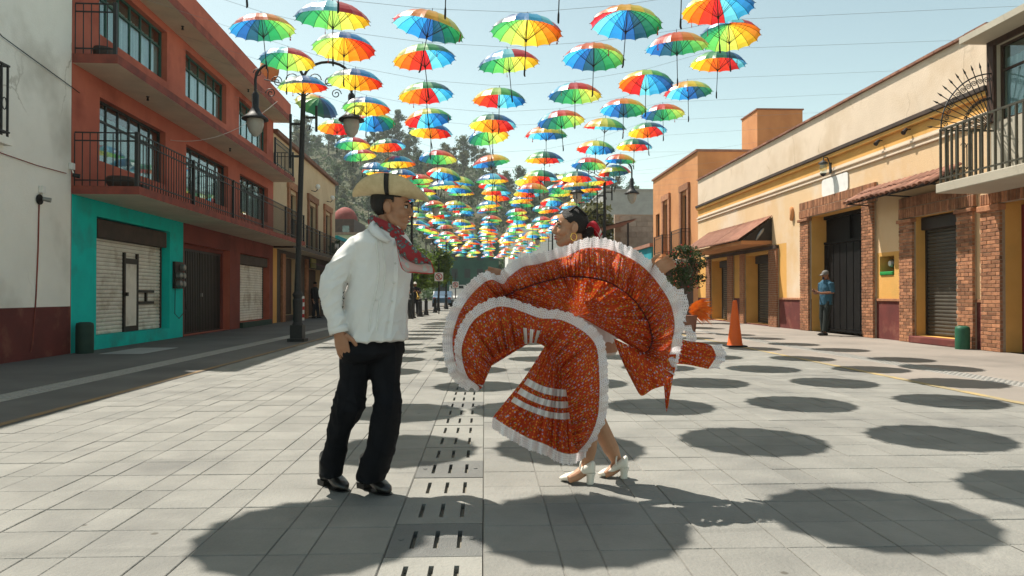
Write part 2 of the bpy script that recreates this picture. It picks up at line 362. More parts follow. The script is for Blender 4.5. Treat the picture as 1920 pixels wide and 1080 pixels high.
def window(F, parent, s0, s1, z0, z1, cols, fm, d=-.16, tr=.68, cur=True, name='window'):
    b = MB(); t = .045
    for a, c in ((s0, s0 + t), (s1 - t, s1)): fbox(b, F, a, c, d - .03, d + .03, z0, z1)
    for a, c in ((z0, z0 + t), (z1 - t, z1)): fbox(b, F, s0 + t, s1 - t, d - .03, d + .028, a, c)
    zt = z0 + (z1 - z0) * tr
    if tr < 1: fbox(b, F, s0 + t, s1 - t, d - .028, d + .025, zt - .02, zt + .02)
    w = (s1 - s0 - 2 * t) / cols
    for i in range(1, cols):
        q = s0 + t + w * i; fbox(b, F, q - .02, q + .02, d - .026, d + .022, z0 + t, z1 - t)
    o = b.build(name, fm, parent)
    rows = ((z0 + t, zt - .02), (zt + .02, z1 - t)) if tr < 1 else ((z0 + t, z1 - t),)
    for i in range(cols):
        for c0, c1 in rows:
            p = MB(); fbox(p, F, s0 + t + w * i + .02, s0 + t + w * (i + 1) - .02, d - .004, d + .004, c0, c1); p.build('pane', M['glass'], o)
    if cur:
        p = MB(); n = int((s1 - s0) / .05); row0 = []; row1 = []
        for i in range(n + 1):
            a = s0 + (s1 - s0) * i / n; dd = d - .09 + .022 * math.sin(i * 1.9) + .012 * math.sin(i * .7)
            row0.append(F.P(a, z0 + .02, dd)); row1.append(F.P(a, z1 - .25, dd))
        p.grid([row0, row1]); p.build('curtain', M['curtain'], o, smooth=True)
    return o
def slat_mesh(L, pitch, m):
    b = MB(); n = 5; prof = []
    for i in range(n): a = math.pi * i / (n - 1); prof.append((.012 * math.sin(a), -pitch / 2 + .003 + (pitch - .006) * i / (n - 1)))
    prof += [(-.006, pitch / 2 - .003), (-.006, -pitch / 2 + .003)]
    k = len(prof); b.v = [(x, -p[0], p[1]) for x in (-L / 2, L / 2) for p in prof]
    for i in range(k): b.f.append((i, (i + 1) % k, k + (i + 1) % k, k + i)); b.m.append(0)
    b.f += [tuple(range(k))[::-1], tuple(range(k, 2 * k))]; b.m += [0, 0]
    return b.mesh('slat', m)
def shutter(F, parent, s0, s1, z0, z1, d, m, pitch=.085, guide=None, side=1):
    b = MB()
    for a, c in ((s0, s0 + .05), (s1 - .05, s1)): fbox(b, F, a, c, d - .03, d + .035, z0, z1)
    o = b.build('roller_shutter', guide or m, parent)
    me = slat_mesh(s1 - s0 - .1, pitch, m); n = int((z1 - z0) / pitch)
    pr = (z1 - z0) / n
    for i in range(n):
        mm = F.M((s0 + s1) / 2, z0 + pr * (i + .5), d)
        if F.n.x < 0: mm = mm @ Matrix.Rotation(math.pi, 4, 'Z')
        if F.n.x > 0: pass
        # local -y must face the street
        yl = (mm.to_3x3() @ Vector((0, -1, 0)))
        if yl.dot(F.n) < 0: mm = mm @ Matrix.Rotation(math.pi, 4, 'Z')
        place('slat', me, o, mm)
    return o
def railing(F, parent, s0, s1, z, d, h=1.0, sp=.13, ends=(True, True), name='railing', mid=True, post=.03):
    b = MB(); t = .012
    for zz in (z + h - .02, z + h - .17, z + .10): fbox(b, F, s0, s1, d - t, d + t, zz, zz + .022)
    n = max(1, int(round((s1 - s0) / sp)))
    for i in range(1, n):
        a = s0 + (s1 - s0) * i / n; fbox(b, F, a - .007, a + .007, d - .007, d + .007, z + .0, z + h - .02)
    k = max(1, int(round((s1 - s0) / 2.6)))
    for i in range(k + 1):
        if (i == 0 and not ends[0]) or (i == k and not ends[1]): continue
        a = s0 + (s1 - s0) * i / k; fbox(b, F, a - post, a + post, d - post, d + post, z, z + h + .01)
    return b.build(name, M['iron'], parent)
def rail_across(F, parent, s, d0, d1, z, h=1.0, sp=.13):
    b = MB(); t = .012
    for zz in (z + h - .02, z + h - .17, z + .10): fbox(b, F, s - t, s + t, d0, d1, zz, zz + .022)
    n = max(1, int(round((d1 - d0) / sp)))
    for i in range(n): a = d0 + (d1 - d0) * i / n; fbox(b, F, s - .007, s + .007, a - .007, a + .007, z, z + h - .02)
    return b.build('railing', M['iron'], parent)
def slab(F, parent, s0, s1, d0, d1, z0, z1, name='balcony_slab', mats=None):
    b = MB(); fbox(b, F, s0, s1, d0, d1, z0, z1, 0, {0: 1}); return b.build(name, mats or [M['slab_edge'], M['soffit']], parent)
FL = Fac((-7.55, 13.3, 0), (-.03, 1, 0), (1, .03, 0))
FR = Fac((9.7, 13.3, 0), (0, 1, 0), (-1, 0, 0))
# ------------------------------------------------------------------ white building
wb_ = empty('white_building', FL.P(-5, 0, 0), 0, 'tall white plaster building with cracked wall and maroon base beside red building', 'building')
zd = FL.z(70, 576)
wall(FL, -12, -.02, 0, 8.5, [], [M['white_wall'], M['maroon']], 'wall', wb_, zone=lambda a, z: 1 if z < zd else 0, zb=(zd,))
body(FL, -12, -.02, 8.5, 9, M['white_wall'], wb_)
s = FL.s(16, .40); z = FL.z(8, 262, .40); b = MB(); fbox(b, FL, s - 1.4, s + .05, 0, .42, z - .06, z + .05); fbox(b, FL, s - 1.3, s - .05, 0, .34, z - .16, z - .062); fbox(b, FL, s - 1.2, s - .15, 0, .24, z - .27, z - .162)
b.build('balcony_ledge', M['white_wall'], wb_)
b = MB(); zt = FL.z(8, 118, .38)
for k in range(10): fbox(b, FL, s - 1.3 + k * .142, s - 1.275 + k * .142, .36, .385, z + .05, zt)
for zz in (z + .12, zt - .03): fbox(b, FL, s - 1.33, s + .02, .352, .392, zz, zz + .025)
for k in range(9):
    cc = FL.P(s - 1.22 + k * .142, z + .55, .373); b.tube([cc + FL.u * .05 * math.cos(t) + Vector((0, 0, .09 * math.sin(t))) for t in [i * math.pi / 6 for i in range(13)]], .008, 5)
for zz in (z + .12, zt - .03): fbox(b, FL, s - .01, s + .015, 0, .39, zz, zz + .025)
for dd in (.1, .24): fbox(b, FL, s - .01, s + .012, dd, dd + .02, z + .05, zt)
b.build('balcony_railing', M['iron'], wb_)
def cctv(px, py, d, lab, cable=True):
    s, z = FL.px(px, py); r = empty('security_camera', FL.P(s, z, 0), 0, lab, 'camera')
    b = MB(); fbox(b, FL, s - .05, s + .05, .003, .07, z, z + .12); b.build('junction_box', M['white'], r, bevel=.006)
    b = MB(); b.tube([FL.P(s, z, .04), FL.P(s, z - .08, .07)], .012); b.build('bracket', M['white'], r)
    b = MB(); b.tube([FL.P(s - .02, z - .10, .06), FL.P(s + .02, z - .12, .17)], [.035, .04], 12); b.build('housing', M['black'] if cable else M['chrome'], r)
cctv(131, 318, 0, 'small white security camera near the corner of the white wall')
cctv(75, 362, 0, 'small grey camera above round wall cap on white wall', False)
s, z = FL.px(72, 374); r = empty('conduit', FL.P(s, 0, 0), 0, 'thin conduit with round black cap running down white wall', 'pipe')
b = MB(); m4 = FL.M(s, z, .02); b.lathe([(.085, -.015), (.09, 0), (.085, .012)], (0, 0, 0), 16); b.v = [tuple(m4 @ Vector((v[0], v[2], v[1]))) for v in b.v]; b.build('cap', M['black'], r, fix=True)
b = MB(); pts = [FL.px(*q) for q in ((72, 384), (70, 470), (66, 560), (60, 640), (56, 660))]; b.tube([FL.P(a, max(c, .02), .012) for a, c in pts], .011, 6); b.build('tube', M['slab_edge'], r)
b = MB(); a0, c0 = FL.px(0, 68); a1, c1 = FL.px(146, 174); b.tube([FL.P(a0 - 2, c0 + .75, .03), FL.P(a0, c0, .03), FL.P(a1, c1, .03)], .008, 5)
tag(b.build('wall_cable', M['black']), 'thin black cable slanting down across upper white wall', 'cable')
b = MB(); a0, c0 = FL.px(0, 287); a1, c1 = FL.px(122, 325); b.tube([FL.P(a0 - 2, c0 + .2, .02), FL.P(a0, c0, .02), FL.P((a0 + a1) / 2, (c0 + c1) / 2 - .02, .02), FL.P(a1, c1, .02)], .008, 5)
tag(b.build('wall_cable', M['slab_edge']), 'brown cable leading to the security camera on white wall', 'cable')
s = FL.s(134); 
def bin_(loc, h, r0, lab, m):
    b = MB(); b.lathe([(r0 * .98, 0), (r0, .03), (r0, h - .07), (r0 * .93, h - .02), (r0 * .6, h), (.0, h)], (0, 0, 0), 20, cap=False)
    o = b.build('round_bollard', m, None, smooth=True); o.location = loc; return tag(o, lab, 'bollard')
p = on_ground(135, 660); bin_((FL.P(FL.s(136), 0, .22).x, FL.P(FL.s(136), 0, .22).y, 0), .57, .15, 'stubby dark green metal bollard against maroon wall base', M['dkgreen'])
# ------------------------------------------------------------------ red building
rb = empty('red_building', FL.P(7, 0, 0), 0, 'red three storey building with teal shopfront, iron balconies and white roller shutters', 'building')
SE = 13.85
Z1b, Z1t, Z2b, Z2t, Z3b, Z3t = 2.92, 3.07, 5.33, 5.50, 7.6, 8.3
def pw(l, r, zt, zb, pyr=None): return FL.s(l), FL.s(r), zb, zt
W = [  # upper windows (s0, s1, z0, z1, columns)
    (FL.s(183), FL.s(311), 6.22, 7.42, 6, 'g'), (FL.s(346), FL.s(423), 6.22, 7.42, 5, 'g'), (FL.s(447), FL.s(500), 6.22, 7.42, 5, 'g'),
    (FL.s(185), FL.s(309), 3.72, 4.98, 6, 'd'), (FL.s(348), FL.s(427), 3.72, 4.98, 5, 'd'), (FL.s(449), FL.s(502), 3.72, 4.98, 5, 'd')]
T1 = (FL.s(180.5), FL.s(318), FL.z(180.5, 630), FL.z(250, 420)); GT = (FL.s(345), FL.s(431), 0.02, 2.42); S2 = (FL.s(450), FL.s(505), .18, 2.42)
ops = [w[:4] for w in W] + [T1 + (1,), GT + (0,), S2 + (0,)]
st = FL.s(343)
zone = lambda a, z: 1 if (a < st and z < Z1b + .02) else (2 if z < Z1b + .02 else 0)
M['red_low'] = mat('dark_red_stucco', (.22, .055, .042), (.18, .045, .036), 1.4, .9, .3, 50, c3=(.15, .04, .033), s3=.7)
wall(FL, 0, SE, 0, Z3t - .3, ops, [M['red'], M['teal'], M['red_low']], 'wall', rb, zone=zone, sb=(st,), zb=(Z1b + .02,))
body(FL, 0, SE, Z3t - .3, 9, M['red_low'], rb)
for w in W: window(FL, rb, *w[:5], M['green_frame'] if w[5] == 'g' else M['dark_frame'])
slab(FL, rb, 0, SE, .002, 1.2, Z1b, Z1t); slab(FL, rb, 0, SE, .002, .80, Z2b, Z2t)
slab(FL, rb, -.0, SE + .1, -.2, .62, Z3b, Z3b + .22, 'eave_slab')
b = MB(); fbox(b, FL, 0, SE + .1, .30, .621, Z3b + .221, Z3t); b.build('roof_parapet', M['red'], rb)
railing(FL, rb, .03, SE - .05, Z1t, 1.14); rail_across(FL, rb, .04, .03, 1.12, Z1t)
rail_across(FL, rb, .04, .03, .74, Z2t, .95); b = MB(); fbox(b, FL, .01, .07, .71, .77, Z2t, Z2t + .97); b.build('railing_post', M['iron'], rb)
railing(FL, rb, SE - 2.6, SE - .05, Z2t, .74, .95); rail_across(FL, rb, SE - .05, .03, .72, Z2t, .95)
# shopfront shutter with wicket door
b = MB(); fbox(b, FL, T1[0] + .12, T1[1] - .1, -.26, -.03, T1[3] - .40, T1[3] - .03); b.build('shutter_box', M['brown_box'], rb, bevel=.02)
sh = shutter(FL, rb, T1[0] + .01, T1[1] - .01, T1[2] + .0, T1[3] - .36, -.22, M['shutter_w'], .082, M['brown_box'])
a0, a1 = FL.s(230, -.2), FL.s(257, -.2); zb, zt = T1[2], FL.z(243, 485, -.2)
b = MB(); fbox(b, FL, a0, a0 + .07, -.212, -.165, zb, zt + .12); fbox(b, FL, a1 - .07, a1, -.212, -.165, zb, zt + .12); fbox(b, FL, a0 + .07, a1 - .07, -.21, -.168, zt - .12, zt); fbox(b, FL, a0 + .07, a1 - .07, -.21, -.168, zb, zb + .12)
b.build('wicket_frame', M['gate'], sh)
b = MB(); fbox(b, FL, a0 + .072, a1 - .072, -.213, -.18, zb + .12, zt - .12); b.build('wicket_door', M['shutter_w'], sh)
b = MB(); q0, q1 = a1 + .002, FL.s(286, -.2); zc = FL.z(270, 557, -.2)
fbox(b, FL, q0, q1, -.208, -.16, zc + .10, zc + .16); fbox(b, FL, q0, q1, -.208, -.16, zc - .16, zc - .10); fbox(b, FL, (q0 + q1) / 2 - .02, (q0 + q1) / 2 + .05, -.206, -.165, zc - .10, zc + .10)
b.build('lock_bracket', M['gate'], sh)
b = MB(); fbox(b, FL, a0 + .06, a0 + .13, -.165, -.13, zb + .78, zb + .86); b.build('latch', M['black'], sh)
# meters on the teal pier
s0, s1 = FL.s(323), FL.s(338); zc0, zc1 = FL.z(330, 541), FL.z(330, 491)
mt = empty('electric_meters', FL.P(s0, zc0, 0), 0, 'bank of electric meters on teal pier beside black gate', 'meter')
b = MB(); fbox(b, FL, s0, s1, .002, .07, zc0, zc1); b.build('backboard', M['gate'], mt)
for i in range(3):
    for j in range(2):
        if i == 2 and j == 0: continue
        c = FL.P(s0 + (s1 - s0) * (.27 + .46 * j), zc0 + (zc1 - zc0) * (.17 + .31 * i), .07); b = MB(); b.tube([c, c + FL.n * .09, c + FL.n * .11], [.085, .08, .05], 14); b.build('meter', M['chrome'], mt)
b = MB(); q = [FL.P(s0 + .1, zc0, .03), FL.P(s0 + .06, .6, .04), FL.P(s0 + .3, .48, .05), FL.P(s1 + .3, .7, .04), FL.P(s1 + .15, 1.3, .03)]; b.tube(q, .009, 5); b.build('cable', M['black'], mt)
# black gate of two corrugated leaves
gt = MB(); a0, a1 = GT[0] + .03, FL.s(413, -.25); mid = (a0 + a1) / 2
for k, (x0, x1) in enumerate(((a0, mid - .01), (mid + .01, a1))):
    lf = MB(); n = 14
    for i in range(n):
        w = (x1 - x0) / n; fbox(lf, FL, x0 + w * i, x0 + w * i + w * .55, -.28, -.245, .06, 2.25); fbox(lf, FL, x0 + w * i + w * .55, x0 + w * (i + 1), -.28, -.262, .06, 2.25)
    fbox(lf, FL, x0, x1, -.285, -.24, 2.25, 2.31); fbox(lf, FL, x0, x1, -.285, -.24, .02, .058)
    o = lf.build('gate_leaf', M['gate'], rb)
    if k: h = MB(); fbox(h, FL, x0 + .06, x0 + .12, -.24, -.2, 1.02, 1.12); h.build('lock', M['chrome'], o)
b = MB(); fbox(b, FL, GT[0], GT[1], -.3, -.2, 2.312, 2.42); fbox(b, FL, a1 + .002, GT[1], -.3, -.2, .02, 2.312); b.build('gate_surround', M['red_low'], rb)
# second shutter
b = MB(); fbox(b, FL, S2[0] + .02, S2[1] - .03, -.26, -.06, 2.08, 2.40); b.build('shutter_box', M['brown_box'], rb, bevel=.02)
shutter(FL, rb, S2[0] + .01, S2[1] - .2, .2, 2.08, -.2, M['shutter_w'], .085, M['brown_box'])
b = MB(); fbox(b, FL, S2[0] - .02, S2[1] + .0, -.3, .10, 0, .178); b.build('door_step', M['dkgreen'], rb)
# planters and wires on the balconies
def basket(s, z, d, lab, w=.34):
    b = MB(); b.lathe([(w * .36, 0), (w * .5, .12), (w * .53, .2), (w * .48, .25), (w * .42, .21)], (0, 0, 0), 14); o = b.build('basket', M['brown_box'], None, smooth=True); o.location = FL.P(s, z, d); tag(o, lab, 'basket')
basket(.42, Z2t, .34, 'round dark basket on the top balcony corner beside white wall'); basket(.55, Z1t, .62, 'low brown planter bowl on the lower balcony corner', .5)
b = MB(); fbox(b, FL, 1.05, 1.35, .5, .8, Z1t, Z1t + .2); tag(b.build('crate', M['black'], bevel=.01), 'black plastic crate behind the lower balcony railing', 'crate')
for k, (s_, z_, d_) in enumerate(((2.2, Z2b, .4), (7.6, Z2b, .4), (4.2, Z3b, .35), (9.5, Z3b, .35))):
    b = MB(); p = FL.P(s_, z_, d_); b.lathe([(.03, -.02), (.035, 0)], p, 10); b.tube([p - Vector((0, 0, .02)), p - Vector((0, 0, .09))], [.016, .03], 8); b.build('lamp_holder', M['black'], rb)
b = MB(); P0, P1 = FL.P(FL.s(316), FL.z(316, 262), .03), at(520, 190, 17.0)
pts = []
for i in range(15):
    t = i / 14; p = P0.lerp(P1, t); pts.append(p - Vector((0, 0, 1.3 * t * (1 - t))))
b.tube(pts, .006, 5); tag(b.build('service_wire', M['white']), 'thin pale wire sagging from red facade towards the lamp post', 'wire')
# ------------------------------------------------------------------ cream building further along the left side
cb = empty('cream_building', FL.P(20, 0, 0), 0, 'cream two storey building with brick framed balcony doors behind black lamp post', 'building')
CS0, CS1 = SE + .02, FL.s(628); CZ = 7.2
dr = [(FL.s(541), FL.s(554), 3.1, 5.3), (FL.s(578), FL.s(591), 3.1, 5.3), (FL.s(608), FL.s(618), 3.1, 5.3)]
gd = [(FL.s(532), FL.s(556), .25, 2.6), (FL.s(575), FL.s(600), .05, 2.3), (FL.s(606), FL.s(622), .05, 2.3)]
M['cream_c'] = mat('peach_stucco', (.62, .46, .29), (.54, .39, .24), .8, .9, .3, 40)
wall(FL, CS0, CS1, 0, CZ, [o + (0,) for o in dr + gd], [M['cream_c'], M['yellow'], M['brown_box']], 'wall', cb, zone=lambda a, z: 0 if z > 2.9 else (1 if a < CS0 + .55 else 2), zb=(2.9,), sb=(CS0 + .55,))
body(FL, CS0, CS1, CZ, 9, M['cream_c'], cb)
b = MB(); fbox(b, FL, CS0, CS1 + .15, -.5, .16, CZ + .002, CZ + .16); b.build('roof_edge', M['tile'], cb)
for o in dr:
    b = MB(); fbox(b, FL, o[0] - .28, o[0] - .002, .002, .08, 3.0, 5.45); fbox(b, FL, o[1] + .002, o[1] + .28, .002, .08, 3.0, 5.45); fbox(b, FL, o[0] - .36, o[1] + .36, .003, .11, 5.452, 5.75); b.build('brick_surround', M['brick'], cb)
    window(FL, cb, o[0], o[1], o[2], o[3], 2, M['wood'], tr=.5, name='balcony_door', cur=False)
slab(FL, cb, CS0 + .02, CS1, .002, .75, 2.85, 3.0, mats=[M['brown_box'], M['soffit']])
railing(FL, cb, CS0 + .03, CS1 - .05, 3.0, .7, .95, .16)
for px in (583, 612):
    s = FL.s(px); b = MB(); b.tube([FL.P(s, 6.0, .003), FL.P(s, 5.95, .2), FL.P(s, 6.05, .3)], .02, 6); o = b.build('wall_lamp', M['black'], cb); b = MB(); b.lathe([(.03, 0), (.11, .08), (.12, .17), (.06, .24), (.0, .25)], FL.P(s, 6.05, .3), 12); b.build('globe', M['white'], o, smooth=True)
for o in gd:
    b = MB(); n = 6; w = (o[1] - o[0]) / n
    for i in range(n): fbox(b, FL, o[0] + w * i + .01, o[0] + w * (i + 1) - .01, -.27, -.22, o[2], o[3])
    b.build('door', M['wood'], cb)
for px in (526, 571): s = FL.s(px); b = MB(); fbox(b, FL, s, s + .45, .002, .09, 0, 2.7); b.build('brick_pier', M['brick'], cb)
s0, s1 = FL.s(568), FL.s(597)
b = MB()
for i in range(10):
    w = (s1 - s0) / 10; a = s0 + w * i
    b.face([FL.P(a, 2.62, .01), FL.P(a + w, 2.62, .01), FL.P(a + w, 2.32 - .04 * (i % 2), .95), FL.P(a, 2.32 - .04 * (i % 2), .95)])
tag(b.build('shop_awning', mat('plum_cloth', (.14, .05, .06), (.1, .04, .05), 4, .9)), 'small plum coloured awning below cream building balcony', 'awning')
s, z = FL.px(587, 494, .12); b = MB(); fbox(b, FL, s - .55, s + .55, .10, .16, z - .22, z + .22); tag(b.build('shop_sign', mat('olive_sign', (.24, .22, .06), (.3, .28, .12), 3, .6), bevel=.02), 'small olive green shop sign under the plum awning', 'sign')
# ------------------------------------------------------------------ bricks
BR_L, BR_H, BR_G = .215, .062, .013
def brick_mesh(l, h, t):
    b = MB(); c = .004
    b.box(-l / 2 + c, l / 2 - c, -t, 0, -h / 2 + c, h / 2 - c)
    b.v = []; b.f = []; b.m = []
    o = [(-l / 2, -h / 2), (l / 2, -h / 2), (l / 2, h / 2), (-l / 2, h / 2)]; i = [(x * (1 - 2 * c / l), z * (1 - 2 * c / h)) for x, z in o]
    b.v = [(x, t, z) for x, z in o] + [(x, -c * 0, z) for x, z in o] + [(x, -c, z) for x, z in i]
    for a in (0, 4):
        for k in range(4): b.f.append((a + k, a + (k + 1) % 4, a + 4 + (k + 1) % 4, a + 4 + k)); b.m.append(0)
    b.f.append((8, 9, 10, 11)); b.m.append(0)
    return b.mesh('brick', M['brick'])
_bm = {}
def bricks(F, parent, s0, s1, z0, z1, d0, d1, name='brick_pillar', soldier=False, joined=False):
    """mortar core with real bricks standing 8 mm proud of it on the street face"""
    core = MB(); fbox(core, F, s0 + .006, s1 - .006, d0, d1 - .008, z0, z1); part = core.build(name, M['mortar'], parent)
    L, H = (BR_H, BR_L) if soldier else (BR_L, BR_H)
    rows = max(1, int(round((z1 - z0) / (H + BR_G)))); ph = (z1 - z0) / rows; jm = MB(); rr = random.Random(int(s0 * 100) + 5)
    for r_ in range(rows):
        zc = z0 + ph * (r_ + .5); a = s0 + (0 if (r_ % 2 == 0 or soldier) else -(L + BR_G) / 2)
        while a < s1 - .02:
            e0, e1 = max(a, s0), min(a + L, s1)
            if e1 - e0 > .03:
                k = (round((e1 - e0) * 50) / 50, round(ph - BR_G, 3), round(d1 - d0, 2))
                if k not in _bm: _bm[k] = brick_mesh(k[0], k[1], .05)
                mm = F.M((e0 + e1) / 2 + rr.uniform(-.002, .002), zc + rr.uniform(-.002, .002), d1 + rr.uniform(-.003, .004))
                if (mm.to_3x3() @ Vector((0, -1, 0))).dot(F.n) < 0: mm = mm @ Matrix.Rotation(math.pi, 4, 'Z')
                if joined:
                    for f in _bm[k].polygons: jm.face([mm @ _bm[k].vertices[i].co for i in f.vertices])
                else: place('brick', _bm[k], part, mm)
            a += L + BR_G
    if joined: o = jm.build('brick', M['brick'], part); o['kind'] = 'stuff'
    return part
# ------------------------------------------------------------------ long cream and yellow building, right side
eb = empty('arcade_building', FR.P(10, 0, 0), 0, 'long cream and yellow one storey building with brick pillars and dark shutters', 'building')
E0, E1 = FR.s(1859), FR.s(1309); EZ = 6.25; T_ = .46
gate = (FR.s(1622.5), FR.s(1522), 0, FR.z(1600, 388)); sh3 = (FR.s(1801), FR.s(1718), .16, FR.z(1770, 398))
opA = (FR.s(1445), FR.s(1399), .05, 2.5); opB = (FR.s(1367), FR.s(1335), .05, 2.5)
nic = (FR.s(1677), FR.s(1650), FR.z(1663, 516), FR.z(1663, 480))
ZD = .95
def ez(a, z):
    if z < ZD: return 2
    if z > 4.95: return 0
    if FR.s(1693) < a < FR.s(1645) and z < 2.1: return 1
    if a > FR.s(1475) and z < 2.75: return 1
    if z > 4.62: return 1
    return 3 if z < 4.4 else 0
wall(FR, E0, E1, 0, EZ, [gate + (1,), sh3 + (1,), opA + (1,), opB + (1,), nic + (1,)], [M['cream'], M['yellow'], M['maroon'], M['peach']], 'wall', eb, zone=ez, T=T_, zb=(ZD, 4.95, 4.62, 4.4, 2.75, 2.1), sb=(FR.s(1475), FR.s(1693), FR.s(1645)))
body(FR, E0, E1, EZ, 10, M['cream'], eb, T=T_ + .002)
def mould(z0, z1, d, m, name, a0=E0, a1=E1):
    b = MB(); fbox(b, FR, a0, a1, .002, d, z0, z1); return b.build(name, m, eb, bevel=.012)
mould(5.0, 5.10, .13, M['brown_box'], 'cornice'); mould(4.90, 4.998, .09, M['yellow'], 'cornice_moulding')
mould(4.50, 4.56, .06, M['cream'], 'string_course'); mould(4.38, 4.43, .05, M['cream'], 'string_course')
# parapet coping of single bricks
n = 58; cop = MB(); w = (E1 - E0) / n; cm = MB(); cm.box(-w / 2 + .008, w / 2 - .008, -.30, .07, 0, .055); cme = cm.mesh('coping_brick', M['tile'])
rr = random.Random(2)
for i in range(n):
    mm = FR.M(E0 + w * (i + .5), EZ + .001 + rr.uniform(0, .008), 0)
    if (mm.to_3x3() @ Vector((0, 1, 0))).dot(FR.n) < 0: mm = mm @ Matrix.Rotation(math.pi, 4, 'Z')
    place('coping_brick', cme, eb, mm)
for a0, a1 in ((E0 + .01, FR.s(1832)), (FR.s(1693), FR.s(1645)), (FR.s(1506), FR.s(1461))):
    b = MB(); fbox(b, FR, a0, a1, .002, .035, ZD - .03, ZD + .03); b.build('dado_cap', M['brick'], eb, bevel=.006)
# gate
bricks(FR, eb, FR.s(1644), FR.s(1623), 0, gate[3] - .02, .002, .10); bricks(FR, eb, FR.s(1521.5), FR.s(1506), 0, gate[3] - .12, .002, .10)
g0, g1 = FR.s(1645), FR.s(1506); zl = gate[3]
for k in range(2): bricks(FR, eb, g0 - .05, g1 + .05, zl + .0 + .24 * k, zl + .235 + .24 * k, .002, .10 - .012 * k, 'brick_lintel', soldier=True)
b = MB(); fbox(b, FR, FR.s(1523), FR.s(1504), .002, .16, gate[3] - .115, gate[3] - .03); b.build('pillar_cap', M['brick'], eb, bevel=.015)
b = MB(); n = 16; a0, a1 = gate[0] + .02, gate[1] - .02; w = (a1 - a0) / n
b = MB(); fbox(b, FR, a0, a1, -.42, -.36, 2.55, 2.62); fbox(b, FR, a0, a1, -.42, -.36, .03, .09); fbox(b, FR, a0, a1, -.42, -.36, gate[3] - .1, gate[3]); fbox(b, FR, (a0 + a1) / 2 - .03, (a0 + a1) / 2 + .03, -.419, -.359, 2.62, gate[3] - .1)
M['gate_e'] = mat('gate_steel_painted_shade', (.006, .0055, .006), (.010, .009, .009), 3, .6, spec=.15); gl = b.build('iron_gate', M['gate_e'], eb)  # steel darkened to near black: the recess shadow is put into its colour
pm_ = MB(); pm_.box(-w / 2 + .006, w / 2 - .006, -.012, .012, 0, 2.44); pme = pm_.mesh('gate_panel', M['gate_e'])
for i in range(n): place('gate_panel', pme, gl, FR.M(a0 + w * (i + .5), .1, -.395 + .012 * (i % 2)))
b = MB(); fbox(b, FR, a0, a1, -.455, -.44, 2.62, gate[3] - .1); b.build('transom_dark_sheet', M['gate_e'], gl)  # black sheet added to paint the unlit space behind the open transom
# meter niche
mt = empty('wall_meters', FR.P(nic[0], nic[2], 0), 0, 'two round electric meters in a niche with green tray in yellow wall', 'meter')
zc = (nic[2] + nic[3]) / 2 + .06
for i in range(2):
    c = FR.P(nic[0] + (nic[1] - nic[0]) * (.3 + .42 * i), zc, -.3); b = MB(); b.tube([c, c + FR.n * .12, c + FR.n * .15], [.105, .1, .07], 16); o = b.build('meter', M['chrome'], mt); b = MB(); b.tube([c + FR.n * .151, c + FR.n * .156], [.065, .065], 14); b.build('dial', M['white'], o)
b = MB(); fbox(b, FR, nic[0] + .03, nic[1] - .03, -.3, .03, nic[2] + .002, nic[2] + .09); b.build('tray', mat('green_tray', (.02, .28, .06), (.02, .2, .05), 5, .5), mt, bevel=.02)
# shutter 3
bricks(FR, eb, sh3[1] + .002, FR.s(1693), 0, sh3[3] - .02, .002, .09); bricks(FR, eb, FR.s(1832), sh3[0] - .002, 0, sh3[3] - .02, .002, .09)
for k in range(2): bricks(FR, eb, FR.s(1832) - .04, FR.s(1693) + .04, sh3[3] + .24 * k, sh3[3] + .235 + .24 * k, .002, .09 - .01 * k, 'brick_lintel', soldier=True)
for a, c in ((FR.s(1719), FR.s(1691)), (FR.s(1834), FR.s(1800))): b = MB(); fbox(b, FR, a, c, .002, .14, sh3[3] - .10, sh3[3] - .022); b.build('pillar_cap', M['brick'], eb, bevel=.012)
shutter(FR, eb, sh3[0] + .01, sh3[1] - .01, .18, sh3[3] - .12, -.24, M['shutter_d'], .08, M['gate'])
b = MB(); fbox(b, FR, sh3[0] + .02, sh3[1] - .02, -.3, -.1, sh3[3] - .3, sh3[3] - .02); b.build('shutter_box', M['gate'], eb, bevel=.02)
b = MB(); fbox(b, FR, sh3[0] - .1, sh3[1] + .05, -.4, .16, 0, .155); b.build('door_step', M['maroon'], eb, bevel=.02)
# under the corrugated awning
for op, px in ((opA, 0), (opB, 0)):
    shutter(FR, eb, op[0] + .01, op[1] - .35, .08, 2.35, -.34, M['shutter_d'], .085, M['gate'])
    b = MB(); fbox(b, FR, op[0] + .02, op[1] - .36, -.42, -.2, 2.2, 2.48); b.build('shutter_box', M['gate'], eb, bevel=.02)
for p0, p1 in ((1461, 1445.5), (1398.5, 1391), (1377, 1367.5), (1334.5, 1327)): bricks(FR, eb, FR.s(p0), FR.s(p1), 0, 2.6, .002, .09, joined=True)
b = MB(); fbox(b, FR, FR.s(1461), FR.s(1327), .002, .12, 2.6, 2.72); b.build('beam', M['brown_box'], eb)
A0, A1 = 23.55 - 13.3, 30.4 - 13.3
aw = empty('corrugated_awning', FR.P((A0 + A1) / 2, 2.9, .5), 0, 'brown corrugated sheet awning over two dark shutters', 'awning')
n = 46
for k in range(5):
    b = MB(); rows = []; a0, a1 = A0 + (A1 - A0) * k / 5 + .004, A0 + (A1 - A0) * (k + 1) / 5 - .004
    for i in range(41):
        a = a0 + (a1 - a0) * i / 40; wv = .028 * math.sin(2 * math.pi * (a - A0) / .16); rows.append([FR.P(a, 3.74 - .8 * t + wv, .02 + 1.16 * t) for t in (0, .33, .66, 1)])
    for r_ in rows: r_ += [p - Vector((0, 0, .015)) for p in reversed(r_)]
    b.grid(rows, closed_v=True); b.build('sheet', M['tile'], aw, smooth=True)
